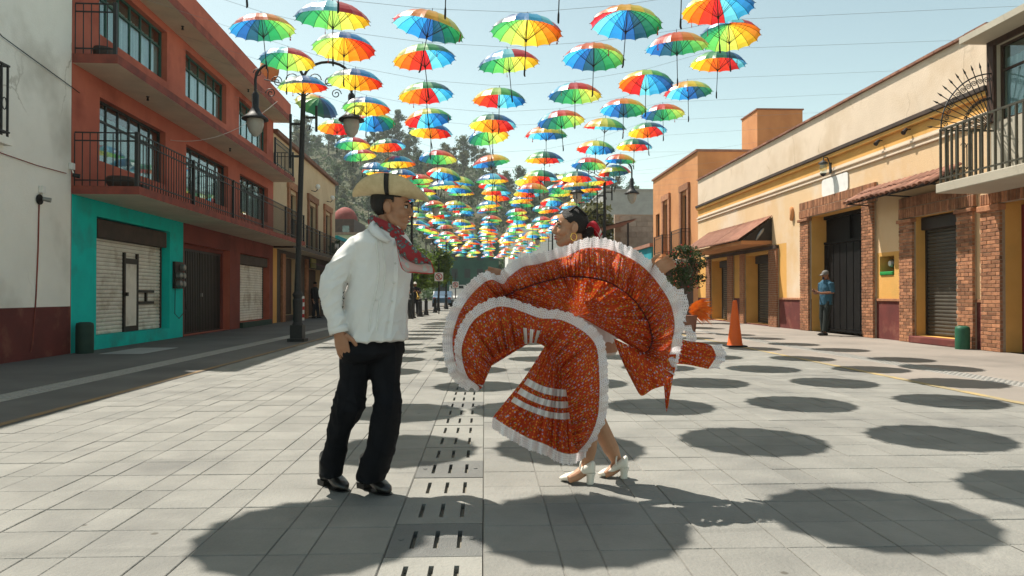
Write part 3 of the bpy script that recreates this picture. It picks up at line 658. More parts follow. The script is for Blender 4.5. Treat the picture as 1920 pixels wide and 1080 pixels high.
b = MB(); fbox(b, FR, A0 + .05, A1 - .05, .003, 1.06, 2.78, 2.90); b.build('soffit_slab', M['orange'], aw)
b = MB(); b.face([FR.P(A0 + .05, 2.9, 1.05), FR.P(A0 + .05, 2.9, .01), FR.P(A0 + .05, 3.68, .01)]); b.face([FR.P(A0 + .09, 2.9, 1.05), FR.P(A0 + .09, 2.9, .01), FR.P(A0 + .09, 3.68, .01)]); b.build('gable_board', M['gate'], aw)
b = MB(); q = [FR.P(A0 + .03, 2.92, .55), FR.P(A0 + .02, 3.05, .48), FR.P(A0 + .02, 3.22, .36), FR.P(A0 + .03, 3.3, .3)]; b.tube(q, [.02, .05, .055, .03], 7); b.build('torn_flashing', M['chrome'], aw)
# clay tile awning over shutter 3
t0, t1 = 14.0 - 13.3, 17.5 - 13.3; ta = empty('tile_awning', FR.P((t0 + t1) / 2, 3.4, .3), 0, 'small clay barrel tile awning over the near dark shutter', 'awning')
tm = MB(); rows = []
for i in range(9):
    a = math.pi * i / 8; rows.append([(-.095 * math.cos(a) * q, y, .06 * math.sin(a) * q + z0) for y, q, z0 in ((0, .86, 0), (.42, 1.06, .0))])
for r_ in rows: r_ += [(p[0] * .88, p[1], p[2] - .013) for p in reversed(r_)]
tm.grid(rows, closed_v=True); tme = tm.mesh('roof_tile', M['tile'], True); nt_ = 17; w = (t1 - t0) / nt_
slope = math.atan2(.34, .62); rr = random.Random(8)
for i in range(nt_):
    for k in range(2):
        m4 = Matrix.Translation(FR.P(t0 + w * (i + .5), 3.72 - .31 * k * .98 * math.tan(slope) + .012 * (1 - k), .02 + .31 * k)) @ Matrix.Rotation(R(90), 4, 'Z') @ Matrix.Rotation(-slope + rr.uniform(-.03, .03), 4, 'X') @ Matrix.Rotation(rr.uniform(-.04, .04), 4, 'Z')
        place('roof_tile', tme, ta, m4)
b = MB()
for a in (t0 + .1, (t0 + t1) / 2, t1 - .1): b.tube([FR.P(a, 3.30, .01), FR.P(a, 3.33, .62)], .016, 6); b.tube([FR.P(a, 3.64, .02), FR.P(a, 3.33, .62)], .016, 6)
b.tube([FR.P(t0, 3.335, .6), FR.P(t1, 3.335, .6)], .016, 6); b.build('iron_bracket', M['iron'], ta)
b = MB(); b.face([FR.P(t0, 3.675, .01), FR.P(t1, 3.675, .01), FR.P(t1, 3.335, .63), FR.P(t0, 3.335, .63)]); b.face([FR.P(t0, 3.66, .01), FR.P(t1, 3.66, .01), FR.P(t1, 3.32, .63), FR.P(t0, 3.32, .63)]); b.build('deck_board', M['wood'], ta)
# lantern, blank plate, clay plaque
s, z = FR.px(1562, 312); ln = empty('wall_lantern', FR.P(s, z, 0), 0, 'black wall lantern above the brick gate', 'lantern')
b = MB(); fbox(b, FR, s - .05, s + .05, .062, .09, z - .2, z + .1); b.tube([FR.P(s, z + .05, .08), FR.P(s, z + .24, .16), FR.P(s, z + .26, .26), FR.P(s, z + .16, .28)], .016, 6); b.build('bracket', M['iron'], ln)
b = MB(); b.lathe([(.02, .17), (.12, .10), (.13, .07), (.09, .06)], FR.P(s, z, .28), 12); b.lathe([(.09, -.20), (.05, -.26), (.02, -.28)], FR.P(s, z, .28), 12); b.build('cap', M['iron'], ln)
b = MB(); b.lathe([(.085, .06), (.095, -.05), (.08, -.2)], FR.P(s, z, .28), 12); b.build('glass', M['glass'], ln)
s0, z0 = FR.px(1592, 356); s1, z1 = FR.px(1543, 338); b = MB(); pts = []
for cx, cz, a0 in ((s1 - .1, z0 + .1, -90), (s1 - .1, z1 - .1, 0), (s0 + .1, z1 - .1, 90), (s0 + .1, z0 + .1, 180)):
    for k in range(5): a = R(a0 + k * 22.5); pts.append((cx + .1 * math.cos(a), cz + .1 * math.sin(a)))
b.face([FR.P(a, c, .035) for a, c in pts]); b.face([FR.P(a, c, .012) for a, c in pts])
for i in range(len(pts)): q, r_ = pts[i], pts[(i + 1) % len(pts)]; b.face([FR.P(*q, .035), FR.P(*r_, .035), FR.P(*r_, .012), FR.P(*q, .012)])
tag(b.build('blank_plate', M['white'], fix=True), 'blank white rounded plate above the brick gate', 'plate')
s, z = FR.px(1485, 401); b = MB(); q = [FR.P(s + .0 + .1 * math.cos(a), z + .2 * math.sin(a), .04) for a in [math.pi * (.5 + i / 10) for i in range(11)]]; b.tube(q, [.02, .05, .065, .07, .075, .075, .075, .07, .065, .05, .02], 8); tag(b.build('clay_plaque', M['orange'], smooth=True), 'crescent clay ornament on cream wall beside brick gate', 'ornament')
# ------------------------------------------------------------------ grey building, nearest on the right
db = empty('grey_balcony_building', FR.P(-3, 0, 0), 0, 'grey beige building with balcony, dark framed window and brick pillar', 'building')
D1 = E0 - .02; D0 = -8.5; door = (-4.0, FR.s(1886), 0, 2.9); win = (-1.7, FR.s(1872), 4.35, 5.8)
wall(FR, D0, D1, 0, 6.0, [door + (1,), win], [M['greywall'], M['yellow']], 'wall', db, zone=lambda a, z: 1 if z < 3.0 else 0, zb=(3.0,), T=.4)
body(FR, D0, D1, 6.0, 9, M['greywall'], db, T=.402)
bricks(FR, db, FR.s(1886) + .002, FR.s(1849), 0, 2.78, .002, .11)
bricks(FR, db, -4.0, FR.s(1849), 2.785, 3.0, .002, .11, 'brick_lintel', soldier=True)
b = MB(); fbox(b, FR, FR.s(1888), FR.s(1846), .002, .16, 2.66, 2.776); b.build('pillar_cap', M['brick'], db, bevel=.015)
b = MB(); fbox(b, FR, -4, FR.s(1886) - .01, -.36, -.3, .02, 2.75); b.build('red_door', mat('red_door_paint', (.2, .02, .02), (.15, .015, .015), 4, .5), db)
window(FR, db, *win, 2, M['wood'], d=-.1, tr=.66)
b = MB(); fbox(b, FR, win[0], win[1] + .18, .002, .07, win[3], win[3] + .2); fbox(b, FR, win[1] + .002, win[1] + .18, .002, .07, win[2], win[3] - .002); b.build('window_surround', M['wood'], db)
b = MB(); fbox(b, FR, D0, D1 - .05, .002, 1.13, 2.995, 3.17); b.build('balcony_slab', M['greywall'], db, bevel=.015)
BA1 = D1 - .1; M['bronze'] = mat('olive_iron', (.05, .045, .025), (.035, .03, .02), 8, .5, spec=.5)
b = MB(); fbox(b, FR, D0, BA1, 1.05, 1.09, 4.17, 4.205); fbox(b, FR, D0, BA1, 1.055, 1.085, 3.25, 3.28)
a = BA1
while a > -6: fbox(b, FR, a - .03, a, 1.052, 1.088, 3.17, 4.17); a -= .16
for zz in (3.25, 4.17): fbox(b, FR, BA1 - .03, BA1, .01, 1.05, zz, zz + .03)
for k in range(6): fbox(b, FR, BA1 - .026, BA1 - .004, .14 + k * .155, .162 + k * .155, 3.17, 4.17)
def scroll(b, c, r, e1, e2, turns=1.6, t=.008, n=18):
    b.tube([c + (e1 * math.cos(q) + e2 * math.sin(q)) * (r * (1 - .8 * i / n)) for i in range(n + 1) for q in [turns * 2 * math.pi * i / n]], t, 5)
UP = Vector((0, 0, 1))
for dd, zz in ((.5, 3.9), (.62, 3.9), (.5, 3.45), (.62, 3.45)): scroll(b, FR.P(BA1 - .015, zz, dd), .06, FR.n, UP)
b.tube([FR.P(BA1 - .015, 3.9, .56), FR.P(BA1 - .015, 3.45, .56)], .01, 5); b.build('balcony_railing', M['bronze'], db)
b = MB(); c = FR.P(BA1 - .015, 4.2, .02); arc = [c + FR.n * (1.04 * math.cos(q)) + UP * (1.08 * math.sin(q)) for q in [math.pi / 2 * i / 16 for i in range(17)]]
b.tube(arc, .014, 6); arc2 = [c + FR.n * (.18 * math.cos(q)) + UP * (.18 * math.sin(q)) for q in [math.pi / 2 * i / 6 for i in range(7)]]; b.tube(arc2, .012, 6)
for k in range(12):
    q = math.pi / 2 * (k + .3) / 12; d_ = FR.n * math.cos(q) + UP * math.sin(q); b.tube([c + d_ * .18, c + d_ * 1.2, c + d_ * 1.22, c + d_ * 1.32], [.009, .009, .02, .001], 5)
    q2 = math.pi / 2 * (k + .8) / 12; d2 = FR.n * math.cos(q2) + UP * math.sin(q2); scroll(b, c + d2 * .96, .055, FR.n, UP); scroll(b, c + d2 * .6, .035, FR.n, UP)
b.tube([c, c + UP * 1.1], .014, 6); b.build('fan_guard', M['iron'], db)
b = MB()
for k in range(3): fbox(b, FR, D0, D1 + .12, -.9 + .3 * k - .02, -.6 + .3 * k + .06, 6.36 - .14 * k, 6.43 - .14 * k)
b.build('roof_board', M['concrete'], db)
b = MB(); fbox(b, FR, D0, D1 + .1, -.3, .55, 5.90, 6.02); b.build('eave', M['greywall'], db)
p = FR.P(FR.s(1830), 0, .28); bin_((p.x, p.y, 0), .46, .13, 'stubby green metal bollard between brick pillars', M['green_bin'])
# ------------------------------------------------------------------ orange building and what stands beyond on the right
ob = empty('orange_building', FR.P(22, 0, 0), 0, 'orange two storey building with two brick framed balcony doors', 'building')
O0, O1 = E1 + .02, FR.s(1225); OZ = 7.6
od = [(FR.s(1291), FR.s(1280), 3.2, 5.9), (FR.s(1255), FR.s(1246), 3.2, 5.9)]; ow = (FR.s(1237), FR.s(1230), 4.3, 5.6)
wall(FR, O0, O1, 0, OZ, od + [ow, (FR.s(1300), FR.s(1270), 0, 2.5), (FR.s(1262), FR.s(1240), 0, 2.5)], M['orange'], 'wall', ob, T=.4)
body(FR, O0, O1, OZ, 9, M['orange'], ob, T=.402)
b = MB(); fbox(b, FR, O0 - .06, O1 + .06, -9, .08, OZ + .002, OZ + .1); b.build('roof_edge', M['tile'], ob)
for o in od:
    bb = MB(); fbox(bb, FR, o[0] - .3, o[0] - .002, .002, .1, 3.2, 6.1); fbox(bb, FR, o[1] + .002, o[1] + .3, .002, .1, 3.2, 6.1); fbox(bb, FR, o[0] - .3, o[1] + .3, .003, .12, 6.102, 6.4); bb.build('brick_surround', M['brick'], ob)
    window(FR, ob, *o, 2, M['dark_frame'], tr=.5, name='balcony_door', cur=False)
    slab(FR, ob, o[0] - .4, o[1] + .4, .002, .5, 3.05, 3.2, mats=[M['orange'], M['orange']]); railing(FR, ob, o[0] - .38, o[1] + .38, 3.2, .46, 1.0, .14); rail_across(FR, ob, o[0] - .37, .03, .44, 3.2)
window(FR, ob, *ow, 1, M['wood'], tr=1, cur=False)
for a, c in ((FR.s(1300), FR.s(1270)), (FR.s(1262), FR.s(1240))): b = MB(); fbox(b, FR, a, c, -.3, -.25, 0, 2.5); b.build('door', M['wood'], ob)
b = MB(); fbox(b, FR, FR.s(1306), FR.s(1226), .01, .9, 2.62, 2.72); fbox(b, FR, FR.s(1306), FR.s(1226), .86, .9, 2.5, 2.618); b.build('shop_canopy', M['concrete'], ob)
b = MB(); p0, p1 = at(1420, 260, 36), at(1505, 260, 36); b.box(p0.x, p1.x, 36, 38.2, 5, at(1450, 206, 36).z); o = b.build('roof_tower', M['orange'], ob); b = MB(); b.box(p0.x - .05, p1.x + .05, 35.95, 38.25, at(1450, 206, 36).z + .002, at(1450, 206, 36).z + .07); b.build('tower_cap', M['tile'], o)
def house(name, x0, x1, y0, y1, z1, m, lab, rows=1, cols=3, front='x', roof=None, wm=None):
    r = empty(name, ((x0 + x1) / 2, (y0 + y1) / 2, 0), 0, lab, 'building'); b = MB(); b.box(x0, x1, y0, y1, -.02, z1); b.build('wall', m, r)
    b = MB(); b.box(x0 - .15, x1 + .15, y0 - .15, y1 + .15, z1 + .002, z1 + .2); b.build('roof', roof or M['tile'], r)
    for i in range(cols):
        for j in range(rows):
            b = MB(); zz = 1.0 + j * 2.9
            if front == 'y': a = x0 + (x1 - x0) * (i + .5) / cols; b.box(a - .5, a + .5, y0 - .05, y0 - .003, zz, zz + 1.5)
            else:
                a = y0 + (y1 - y0) * (i + .5) / cols; xx = (x0 - .05, x0 - .003) if x0 > 0 else (x1 + .003, x1 + .05); b.box(xx[0], xx[1], a - .5, a + .5, zz, zz + 1.5)
            b.build('window', wm or M['dark_frame'], r)
    return r
house('teal_house', 9.8, 16, 41.3, 50, 3.9, M['teal2'], 'low teal house with tiled roof beyond the orange building', 1, 3)
M['block'] = mat('concrete_block', (.36, .30, .24), (.29, .24, .19), 3, .95, .4, 30, rnd=.15)
bw = empty('block_wall', (9, 52, 0), 0, 'unfinished grey concrete block wall above the teal house', 'wall')
b = MB(); b.box(9.6, 16, 52, 52.3, 0, 7.0); b.build('core', M['mortar'], bw); k_ = MB(); k_.box(-.39, .39, -.03, .05, -.19, .19); kme = k_.mesh('concrete_block', M['block'])
for r_ in range(8):
    for i in range(8):
        x = 10.0 + i * .8 + (.4 if r_ % 2 else 0)
        if x < 15.7: place('concrete_block', kme, bw, Matrix.Translation((x, 51.98, 3.9 + r_ * .4)))
r = empty('shed_roof', (9, 47, 4), 0, 'rusty sheet roof on dark posts in front of block wall', 'roof')
b = MB(); b.face([(6.6, 47, 5.3), (10.2, 47, 6.2), (10.2, 52, 6.2), (6.6, 52, 5.3)]); b.face([(6.6, 47, 5.24), (10.2, 47, 6.14), (10.2, 52, 6.14), (6.6, 52, 5.24)]); b.build('sheet', M['tile'], r)
b = MB()
for x, z in ((6.8, 5.2), (9.6, 5.9)): b.box(x - .06, x + .06, 47.1, 47.22, 0, z)
b.build('post', M['gate'], r); b = MB(); b.box(6.8, 9.6, 49, 49.1, 0, 4.2); b.build('screen', M['dark_frame'], r)
house('grey_block', 14, 24, 82, 100, 13.2, M['concrete'], 'plain grey modern block far behind the block wall', 3, 3, 'y', M['concrete'])
house('white_hall', 3.2, 14, 95, 110, 9.8, M['white'], 'white gabled hall at the far end of the street', 1, 3, 'y', M['white'])
# far left
house('blue_white_shop', -17, -8.6, 41.5, 52, 4.3, M['white'], 'white and blue low shop beyond the cream building', 1, 4, 'x', M['teal2'])
house('peach_house', -18, -8.8, 53, 66, 5.5, M['cream_c'], 'peach house further along the left side of the street', 2, 4)
house('green_net_house', -8, 2.4, 118, 130, 10, mat('green_netting', (.03, .09, .06), (.02, .06, .045), .6, .9), 'dark green netted building closing the far end of the street', 3, 5, 'y')
house('ochre_house', 10, 18, 54, 70, 5.0, M['yellow'], 'ochre house beyond the block wall on the sunny side', 2, 4)
ch = empty('church', at(640, 500, 75), 0, 'church with red brown dome beyond the cream building', 'church'); c = at(637, 400, 75)
b = MB(); b.box(c.x - 1.5, c.x + 1.5, 75, 82, 0, c.z - .6); b.build('nave', M['brown_box'], ch)
b = MB(); b.lathe([(1.35 * math.cos(R(a)), 1.6 * math.sin(R(a))) for a in range(0, 91, 9)], (c.x, 78, c.z - .59), 24, cap=False); b.build('dome', mat('red_dome_tile', (.26, .06, .05), (.2, .05, .04), 2, .8), ch, smooth=True)
b = MB(); b.box(c.x + .3, c.x + 1.0, 74.9, 74.99, c.z - 3.2, c.z - 1.3); b.build('window', M['glass'], ch)
# ------------------------------------------------------------------ street furniture
def lamp_post(x, y, H, arms, lab, tilt=0):
    r = empty('lamp_post', (x, y, 0), 0, lab, 'lamp post', 'black double arm lamp posts')
    b = MB(); b.box(x - .19, x + .19, y - .19, y + .19, 0, .07); b.box(x - .14, x + .14, y - .14, y + .14, .07, .38); b.lathe([(.13, .38), (.10, .45), (.115, .95), (.095, 1.0), (.125, 1.08), (.08, 1.15), (.065, 1.6)], (x, y, 0), 14); b.build('base', M['iron'], r)
    b = MB(); b.tube([(x, y, 1.55), (x + tilt, y, H)], [.065, .055], 12); b.build('pole', M['iron'], r)
    xt = x + tilt; b = MB()
    for zz in (H - 1.5, H - .75): b.box(xt - .3, xt + .02, y - .02, y + .02, zz, zz + .05)
    b.box(xt - .32, xt - .27, y - .025, y + .025, H - 1.75, H - .5); b.box(xt + .06, xt + .3, y - .02, y + .02, H - .6, H - .55); b.box(xt + .27, xt + .32, y - .025, y + .025, H - .9, H - .3); b.build('banner_bracket', M['iron'], r)
    for sg in arms:
        b = MB(); pts = [(xt, y, H - .2), (xt, y, H + .3)]
        for i in range(13): a = math.pi * i / 12; pts.append((xt + sg * (.55 - .55 * math.cos(a)), y, H + .3 + .42 * math.sin(a)))
        pts.append((xt + sg * 1.10, y, H - .05)); b.tube(pts, .032, 8)
        for (cx, cz, rr_) in ((.25, .3, .16), (.6, .25, .14), (1.05, .45, .1), (.75, -.02, .12)): scroll(b, Vector((xt + sg * cx, y, H + cz)), rr_, Vector((sg, 0, 0)), UP, 1.5, .012)
        b.tube([(xt, y, H - .1), (xt + sg * .45, y, H + .2), (xt + sg * .9, y, H + .3)], .014, 6); b.build('arm', M['iron'], r)
        lx = xt + sg * 1.10; b = MB(); b.lathe([(.05, .0), (.08, -.06), (.075, -.35), (.13, -.45), (.16, -.5), (.29, -.60), (.30, -.64), (.18, -.63)], (lx, y, H), 16, cap=False); hd = b.build('lamp_head', M['iron'], r, smooth=True)
        b = MB(); b.lathe([(.18, -.62), (.19, -.75), (.14, -.92), (.05, -1.02), (0, -1.03)], (lx, y, H), 16, cap=False); b.build('lamp_glass', M['lampglass'], hd, smooth=True)
M['lampglass'] = mat('frosted_lamp_glass', (.62, .60, .54), (.5, .48, .44), 3, .25, trans=.35)
p = on_ground(558, 640); lamp_post(p.x, p.y, 5.75, (-1, 1), 'black lamp post with scroll arms before the red building', .12)
lamp_post(4.8, 28.2, 5.75, (-1, 1), 'black lamp post with scroll arms beside the orange building')
lamp_post(-3.35, 33, 5.75, (-1, 1), 'black lamp post with scroll arms standing among the bollards'); lamp_post(5.0, 52, 5.75, (-1, 1), 'black lamp post with scroll arms in front of the teal house')
lamp_post(-3.1, 58, 5.75, (-1, 1), 'black lamp post with scroll arms beyond the street trees')
def bollard_mesh():
    b = MB(); b.box(-.15, .15, -.15, .15, 0, .05); b.lathe([(.125, .05), (.125, .2), (.09, .24), (.085, .68), (.1, .70), (.1, .74), (.06, .77), (.085, .83), (.06, .89), (.0, .91)], (0, 0, 0), 14, cap=False); return b.mesh('bollard', M['iron'], True)
bme = bollard_mesh()
for i, (px, y) in enumerate(((769, 32), (788, 35), (799, 37.4), (816, 43.5), (822, 48), (837, 53))):
    o = link('bollard', bme); o.location = (at(px, 590, y).x, y, 0); tag(o, 'black cast bollard in the row along the far street edge', 'bollard', 'black bollards along the street edge')
o = link('bollard', bme); o.location = (5.0, 38, 0); tag(o, 'lone black bollard on the sunny side before the orange building', 'bollard')
def no_parking(x, y, zc, lab):
    r = empty('no_parking_sign', (x, y, 0), 0, lab, 'sign'); b = MB(); b.tube([(x, y, 0), (x, y, zc + .9)], .035, 8); b.build('pole', M['iron'], r); y -= .05
    b = MB(); b.box(x - .24, x + .24, y - .012, y, zc - .24, zc + .24); pl = b.build('plate', M['white'], r); rd = M['signred']
    b = MB(); n = 28; ring = [[(x + q * math.cos(2 * math.pi * i / n), y - .017, zc + q * math.sin(2 * math.pi * i / n)) for q in (.155, .20)] for i in range(n)]; b.grid(ring, closed_u=True)
    m4 = Matrix.Translation((x, y, zc)) @ Matrix.Rotation(R(45), 4, 'Y'); b.box(-.165, .165, -.022, -.018, -.018, .018, mat=m4); b.build('prohibition_ring', rd, pl)
    b = MB(); b.box(x - .07, x - .035, y - .016, y - .0125, zc - .1, zc + .1)
    for k in (-.1, -.0175, .065): b.box(x - .035, x + .07, y - .016, y - .0125, zc + k, zc + k + .035)
    b.build('letter_e', M['black'], pl)
M['signred'] = mat('sign_red', (.5, .02, .02), (.45, .02, .02), 5, .5)
q = at(823, 519, 40); no_parking(q.x, 40, q.z, 'square no parking sign with letter E on black pole before the trees'); q = at(854, 534, 52); no_parking(q.x, 52, q.z, 'smaller looking no parking sign further down the street')
p = on_ground(1378, 650); cn = empty('traffic_cone', (p.x, p.y, 0), 0, 'tall orange traffic cone on the sunny pavement', 'traffic cone')
M['cone'] = mat('orange_plastic', (.75, .13, .02), (.68, .11, .02), 6, .5)
b = MB(); b.box(p.x - .2, p.x + .2, p.y - .2, p.y + .2, .002, .035); b.build('base', M['black'], cn, bevel=.015)
b = MB(); b.lathe([(.165, .035), (.15, .06), (.045, .93), (.035, .96), (.0, .965)], (p.x, p.y, 0), 24, cap=False); b.build('cone_body', M['cone'], cn, smooth=True)
def car(px, y, c, lab, van=False):
    x = at(px, 560, y).x; r = empty('parked_car', (x, y, 0), 0, lab, 'car'); h = 2.1 if van else 1.42
    prof = [(-2.1, .35), (-2.1, .8), (-1.9, .92), (-1.2, 1.0), (-.75, h), (1.1, h), (1.75 if not van else 2.0, 1.0), (2.1, .9), (2.1, .35)]; b = MB(); rows = []
    for xx in (-.82, -.78, .78, .82): k = 1 if abs(xx) < .8 else .97; rows.append([(x + a * 0 + xx, y + a, z if z < .95 else .95 + (z - .95) * k) for a, z in prof])
    b.grid(rows, closed_v=True); b.face(rows[0]); b.face(rows[-1]); b.build('body', mat('car_paint', c, tuple(k * .9 for k in c), 2, .3, spec=.6), r)
    b = MB(); b.face([(x - .7, y - 1.17, 1.03), (x + .7, y - 1.17, 1.03), (x + .62, y - .79, h - .08), (x - .62, y - .79, h - .08)]); b.build('rear_window', M['dark_frame'], r)
    for sx in (-.8, .8):
        for sy in (-1.35, 1.35): b = MB(); b.tube([(x + sx - .1, y + sy, .32), (x + sx + .1, y + sy, .32)], .32, 16); b.build('wheel', M['black'], r)
    for sx in (-.66, .66): b = MB(); b.box(x + sx - .1, x + sx + .1, y - 2.13, y - 2.102, .7, .86); b.build('tail_light', M['signred'], r)
car(831, 66, (.05, .12, .2), 'blue car parked at the far end of the street'); car(858, 74, (.6, .6, .58), 'white van parked at the far end of the street', True)

for px, py in ((1647, 268), (1699, 247)):
    s, z = FR.px(px, py, .1); b = MB(); b.tube([FR.P(s, z + .06, .003), FR.P(s, z + .05, .12)], .014, 6); b.tube([FR.P(s, z + .06, .09), FR.P(s - .05, z - .04, .2)], [.035, .055], 10); b.build('spotlight', M['gate'], eb)
c = FL.P(FL.s(500, .4), FL.z(500, 128, .4), .4); ds = empty('satellite_dish', c - UP * .6, 0, 'rusty orange satellite dish on the roof edge of the red building', 'satellite dish')
b = MB(); prof = [(0, 0), (.15, .012), (.3, .05), (.42, .10)]; b.lathe(prof, (0, 0, 0), 24, cap=False); m4 = Matrix.Translation(c) @ Matrix.Rotation(R(-75), 4, 'X') @ Matrix.Rotation(R(25), 4, 'Y'); b.v = [tuple(m4 @ Vector(v)) for v in b.v]; o = b.build('reflector', mat('rusty_orange_paint', (.50, .24, .08), (.36, .16, .06), 4, .7), ds, True); o.modifiers.new('th', 'SOLIDIFY').thickness = .012
b = MB(); b.tube([c, c + Vector((.05, -.1, -.15)), (c.x, c.y, Z3t)], .022, 6); b.tube([c, c + Vector((.1, -.42, .05))], .012, 5); b.build('mast', M['iron'], ds)
q0, q1 = on_ground(185, 664), on_ground(290, 654); b = MB(); b.box(q0.x, q1.x + .35, q0.y, q1.y + .25, .0, .006); tag(b.build('utility_cover', M['concrete'], bevel=.003), 'flat grey utility cover in the pavement before the teal shopfront', 'cover')
# ------------------------------------------------------------------ umbrellas on cables
UC = [(.62, .015, .02), (.78, .035, .015), (.85, .13, .01), (.90, .28, .015), (.92, .48, .02), (.93, .70, .05), (.78, .80, .12), (.42, .72, .12),
      (.12, .55, .12), (.03, .36, .12), (.015, .20, .12), (.015, .10, .17), (.015, .13, .42), (.02, .28, .70), (.05, .48, .85), (.16, .68, .85)]
def um_mat(i, c):
    m = bpy.data.materials.new('umbrella_cloth_%s' % 'abcdefghijklmnop'[i]); m.use_nodes = True; N = m.node_tree.nodes; L = m.node_tree.links
    p = N['Principled BSDF']; p.inputs['Base Color'].default_value = (*c, 1); p.inputs['Roughness'].default_value = .36; p.inputs['Specular IOR Level'].default_value = 1.0; p.inputs['Coat Weight'].default_value = 1.0; p.inputs['Coat IOR'].default_value = 1.7; p.inputs['Coat Roughness'].default_value = .28
    t = N.new('ShaderNodeBsdfTranslucent'); t.inputs[0].default_value = (*[min(1, k * 1.05) for k in c], 1)
    x = N.new('ShaderNodeMixShader'); x.inputs[0].default_value = .55; L.new(p.outputs[0], x.inputs[1]); L.new(t.outputs[0], x.inputs[2]); L.new(x.outputs[0], N['Material Output'].inputs[0]); return m
UM = [um_mat(i, c) for i, c in enumerate(UC)]
UR, UH, UG = .54, .26, 16
def um_profile(t): return UR * math.sin(t * R(68)) / math.sin(R(68)), UH * (math.cos(t * R(68)) - math.cos(R(68))) / (1 - math.cos(R(68)))
def canopy_mesh(seg=3, rings=6):
    b = MB(); cols = UG * seg
    for j in range(rings + 1):
        r_, z = um_profile(j / rings)
        for k in range(cols):
            f = (k % seg) / seg; sag = math.sin(math.pi * f); t = j / rings
            rr_ = r_ * (1 - .055 * sag * t ** 3); zz = z - .010 * sag * math.sin(t * math.pi * .9) + .012 * sag * t ** 4; a = 2 * math.pi * k / cols
            b.v.append((rr_ * math.cos(a), rr_ * math.sin(a), zz))
    for j in range(rings):
        for k in range(cols):
            k2 = (k + 1) % cols; b.f.append((j * cols + k, j * cols + k2, (j + 1) * cols + k2, (j + 1) * cols + k)); b.m.append(k // seg)
    return b.mesh('canopy', UM)
def rib_mesh():
    b = MB()
    for k in range(UG):
        a = 2 * math.pi * k / UG; d = Vector((math.cos(a), math.sin(a), 0)); pts = [d * um_profile(t)[0] + UP * (um_profile(t)[1] - .006) for t in (.02, .3, .55, .8, 1.0)]
        b.tube(pts, .0032, 4); m_ = d * um_profile(.5)[0] + UP * (um_profile(.5)[1] - .008); b.tube([m_, Vector((0, 0, -.10)) + d * .012], .0028, 4)
        e = d * UR; b.tube([e, e + d * .012 - UP * .008], .004, 4)
    return b.mesh('ribs', M['iron'])
def shaft_mesh(): b = MB(); b.tube([(0, 0, UH + .07), (0, 0, UH + .0), (0, 0, -.52)], [.004, .007, .007], 6); b.lathe([(.016, -.12), (.016, -.08)], (0, 0, 0), 8); return b.mesh('shaft', M['iron'])
def handle_mesh():
    b = MB(); pts = [(0, 0, -.50), (0, 0, -.53), (0, 0, -.60), (.006, 0, -.625), (.016, 0, -.637)]
    b.tube(pts, [.009, .013, .014, .013, .009], 7); return b.mesh('handle', M['black'])
cme_, rme_, sme_, hme_ = canopy_mesh(), rib_mesh(), shaft_mesh(), handle_mesh(); cfar = canopy_mesh(1, 3)
strap = MB(); strap.box(-.006, .006, -.002, .002, -.10, 0); strap.box(-.011, .011, -.004, .004, -.13, -.10); stme = strap.mesh('closing_strap', UM[0])
ru = random.Random(21)
ULAB = 'open rainbow umbrella with sixteen coloured panels hanging above the street'
UGRP = 'rainbow umbrellas hung in rows over the street'
rows_ = {}
def umbrella(p, row=None, near=True, tilt=None, lab=None):
    r = empty('umbrella', p, 0, lab or ULAB, 'umbrella', UGRP)
    tx, ty = tilt if tilt else (ru.gauss(0, 3.8), ru.gauss(0, 3.8)); r.rotation_euler = (R(tx), R(ty), ru.uniform(0, 2 * math.pi))
    for nm, me in (('canopy', cme_ if near else cfar), ('ribs', rme_), ('shaft', sme_), ('handle', hme_), ('closing_strap', stme)):
        if nm == 'ribs' and not near: continue
        if nm == 'closing_strap' and not near: continue
        if nm == 'handle' and p.y > 45: continue
        o = bpy.data.objects.new(nm, me); COL.objects.link(o); o.parent = r
        if nm == 'closing_strap': a = ru.uniform(0, 6.28); o.location = (UR * .9 * math.cos(a), UR * .9 * math.sin(a), .045)
    if row is not None: rows_.setdefault(row, []).append(p + Vector((0, 0, UH + .06)))
MEAS = [(493, 42, 117), (624, 20, 138), (645, 78, 115), (539, 103, 100), (666, 142, 102), (568, 153, 91), (687, 193, 88), (593, 190, 80), (701, 222, 79), (632, 233, 70), (661, 265, 65), (675, 287, 60),
        (727, 268, 68), (746, 300, 66), (703, 315, 50), (753, 323, 58), (803, 38, 133), (796, 98, 117), (799, 167, 104), (803, 215, 87), (808, 240, 80), (821, 290, 70), (832, 322, 65), (832, 343, 61),
        (987, 45, 133), (954, 107, 113), (936, 177, 99), (924, 225, 88), (916, 249, 76), (921, 298, 70), (923, 332, 63), (1174, 30, 133), (1113, 97, 117), (1078, 168, 100), (1052, 218, 90), (1024, 245, 78),
        (1021, 292, 73), (1014, 326, 65), (999, 350, 60), (1346, 2, 133), (1269, 75, 118), (1367, 55, 113), (1346, 108, 106), (1211, 146, 104), (1290, 163, 90), (1169, 196, 87), (1243, 205, 83), (1134, 230, 80),
        (1214, 239, 73), (1117, 272, 73), (1189, 268, 68), (1104, 303, 65), (1163, 295, 58), (1082, 328, 61), (1155, 315, 55), (1080, 345, 58), (1132, 338, 50)]
for i, (px, py, w) in enumerate(MEAS):
    d = FPX * 1.05 / w; k = round((d - 10.5) / 1.8); yy = .5 * d + .5 * (10.5 + 1.8 * k)
    p = at(px, py + w * .03, yy) - Vector((0, 0, UH * .45))
    if i == 7: umbrella(p, k, True, (38, -14), 'broken rainbow umbrella turned steeply on its side beside black lamp post')
    else: umbrella(p, k)
ZS = 5.12; SH = Vector((SUN_TO.x / SUN_TO.z, SUN_TO.y / SUN_TO.z, 0))
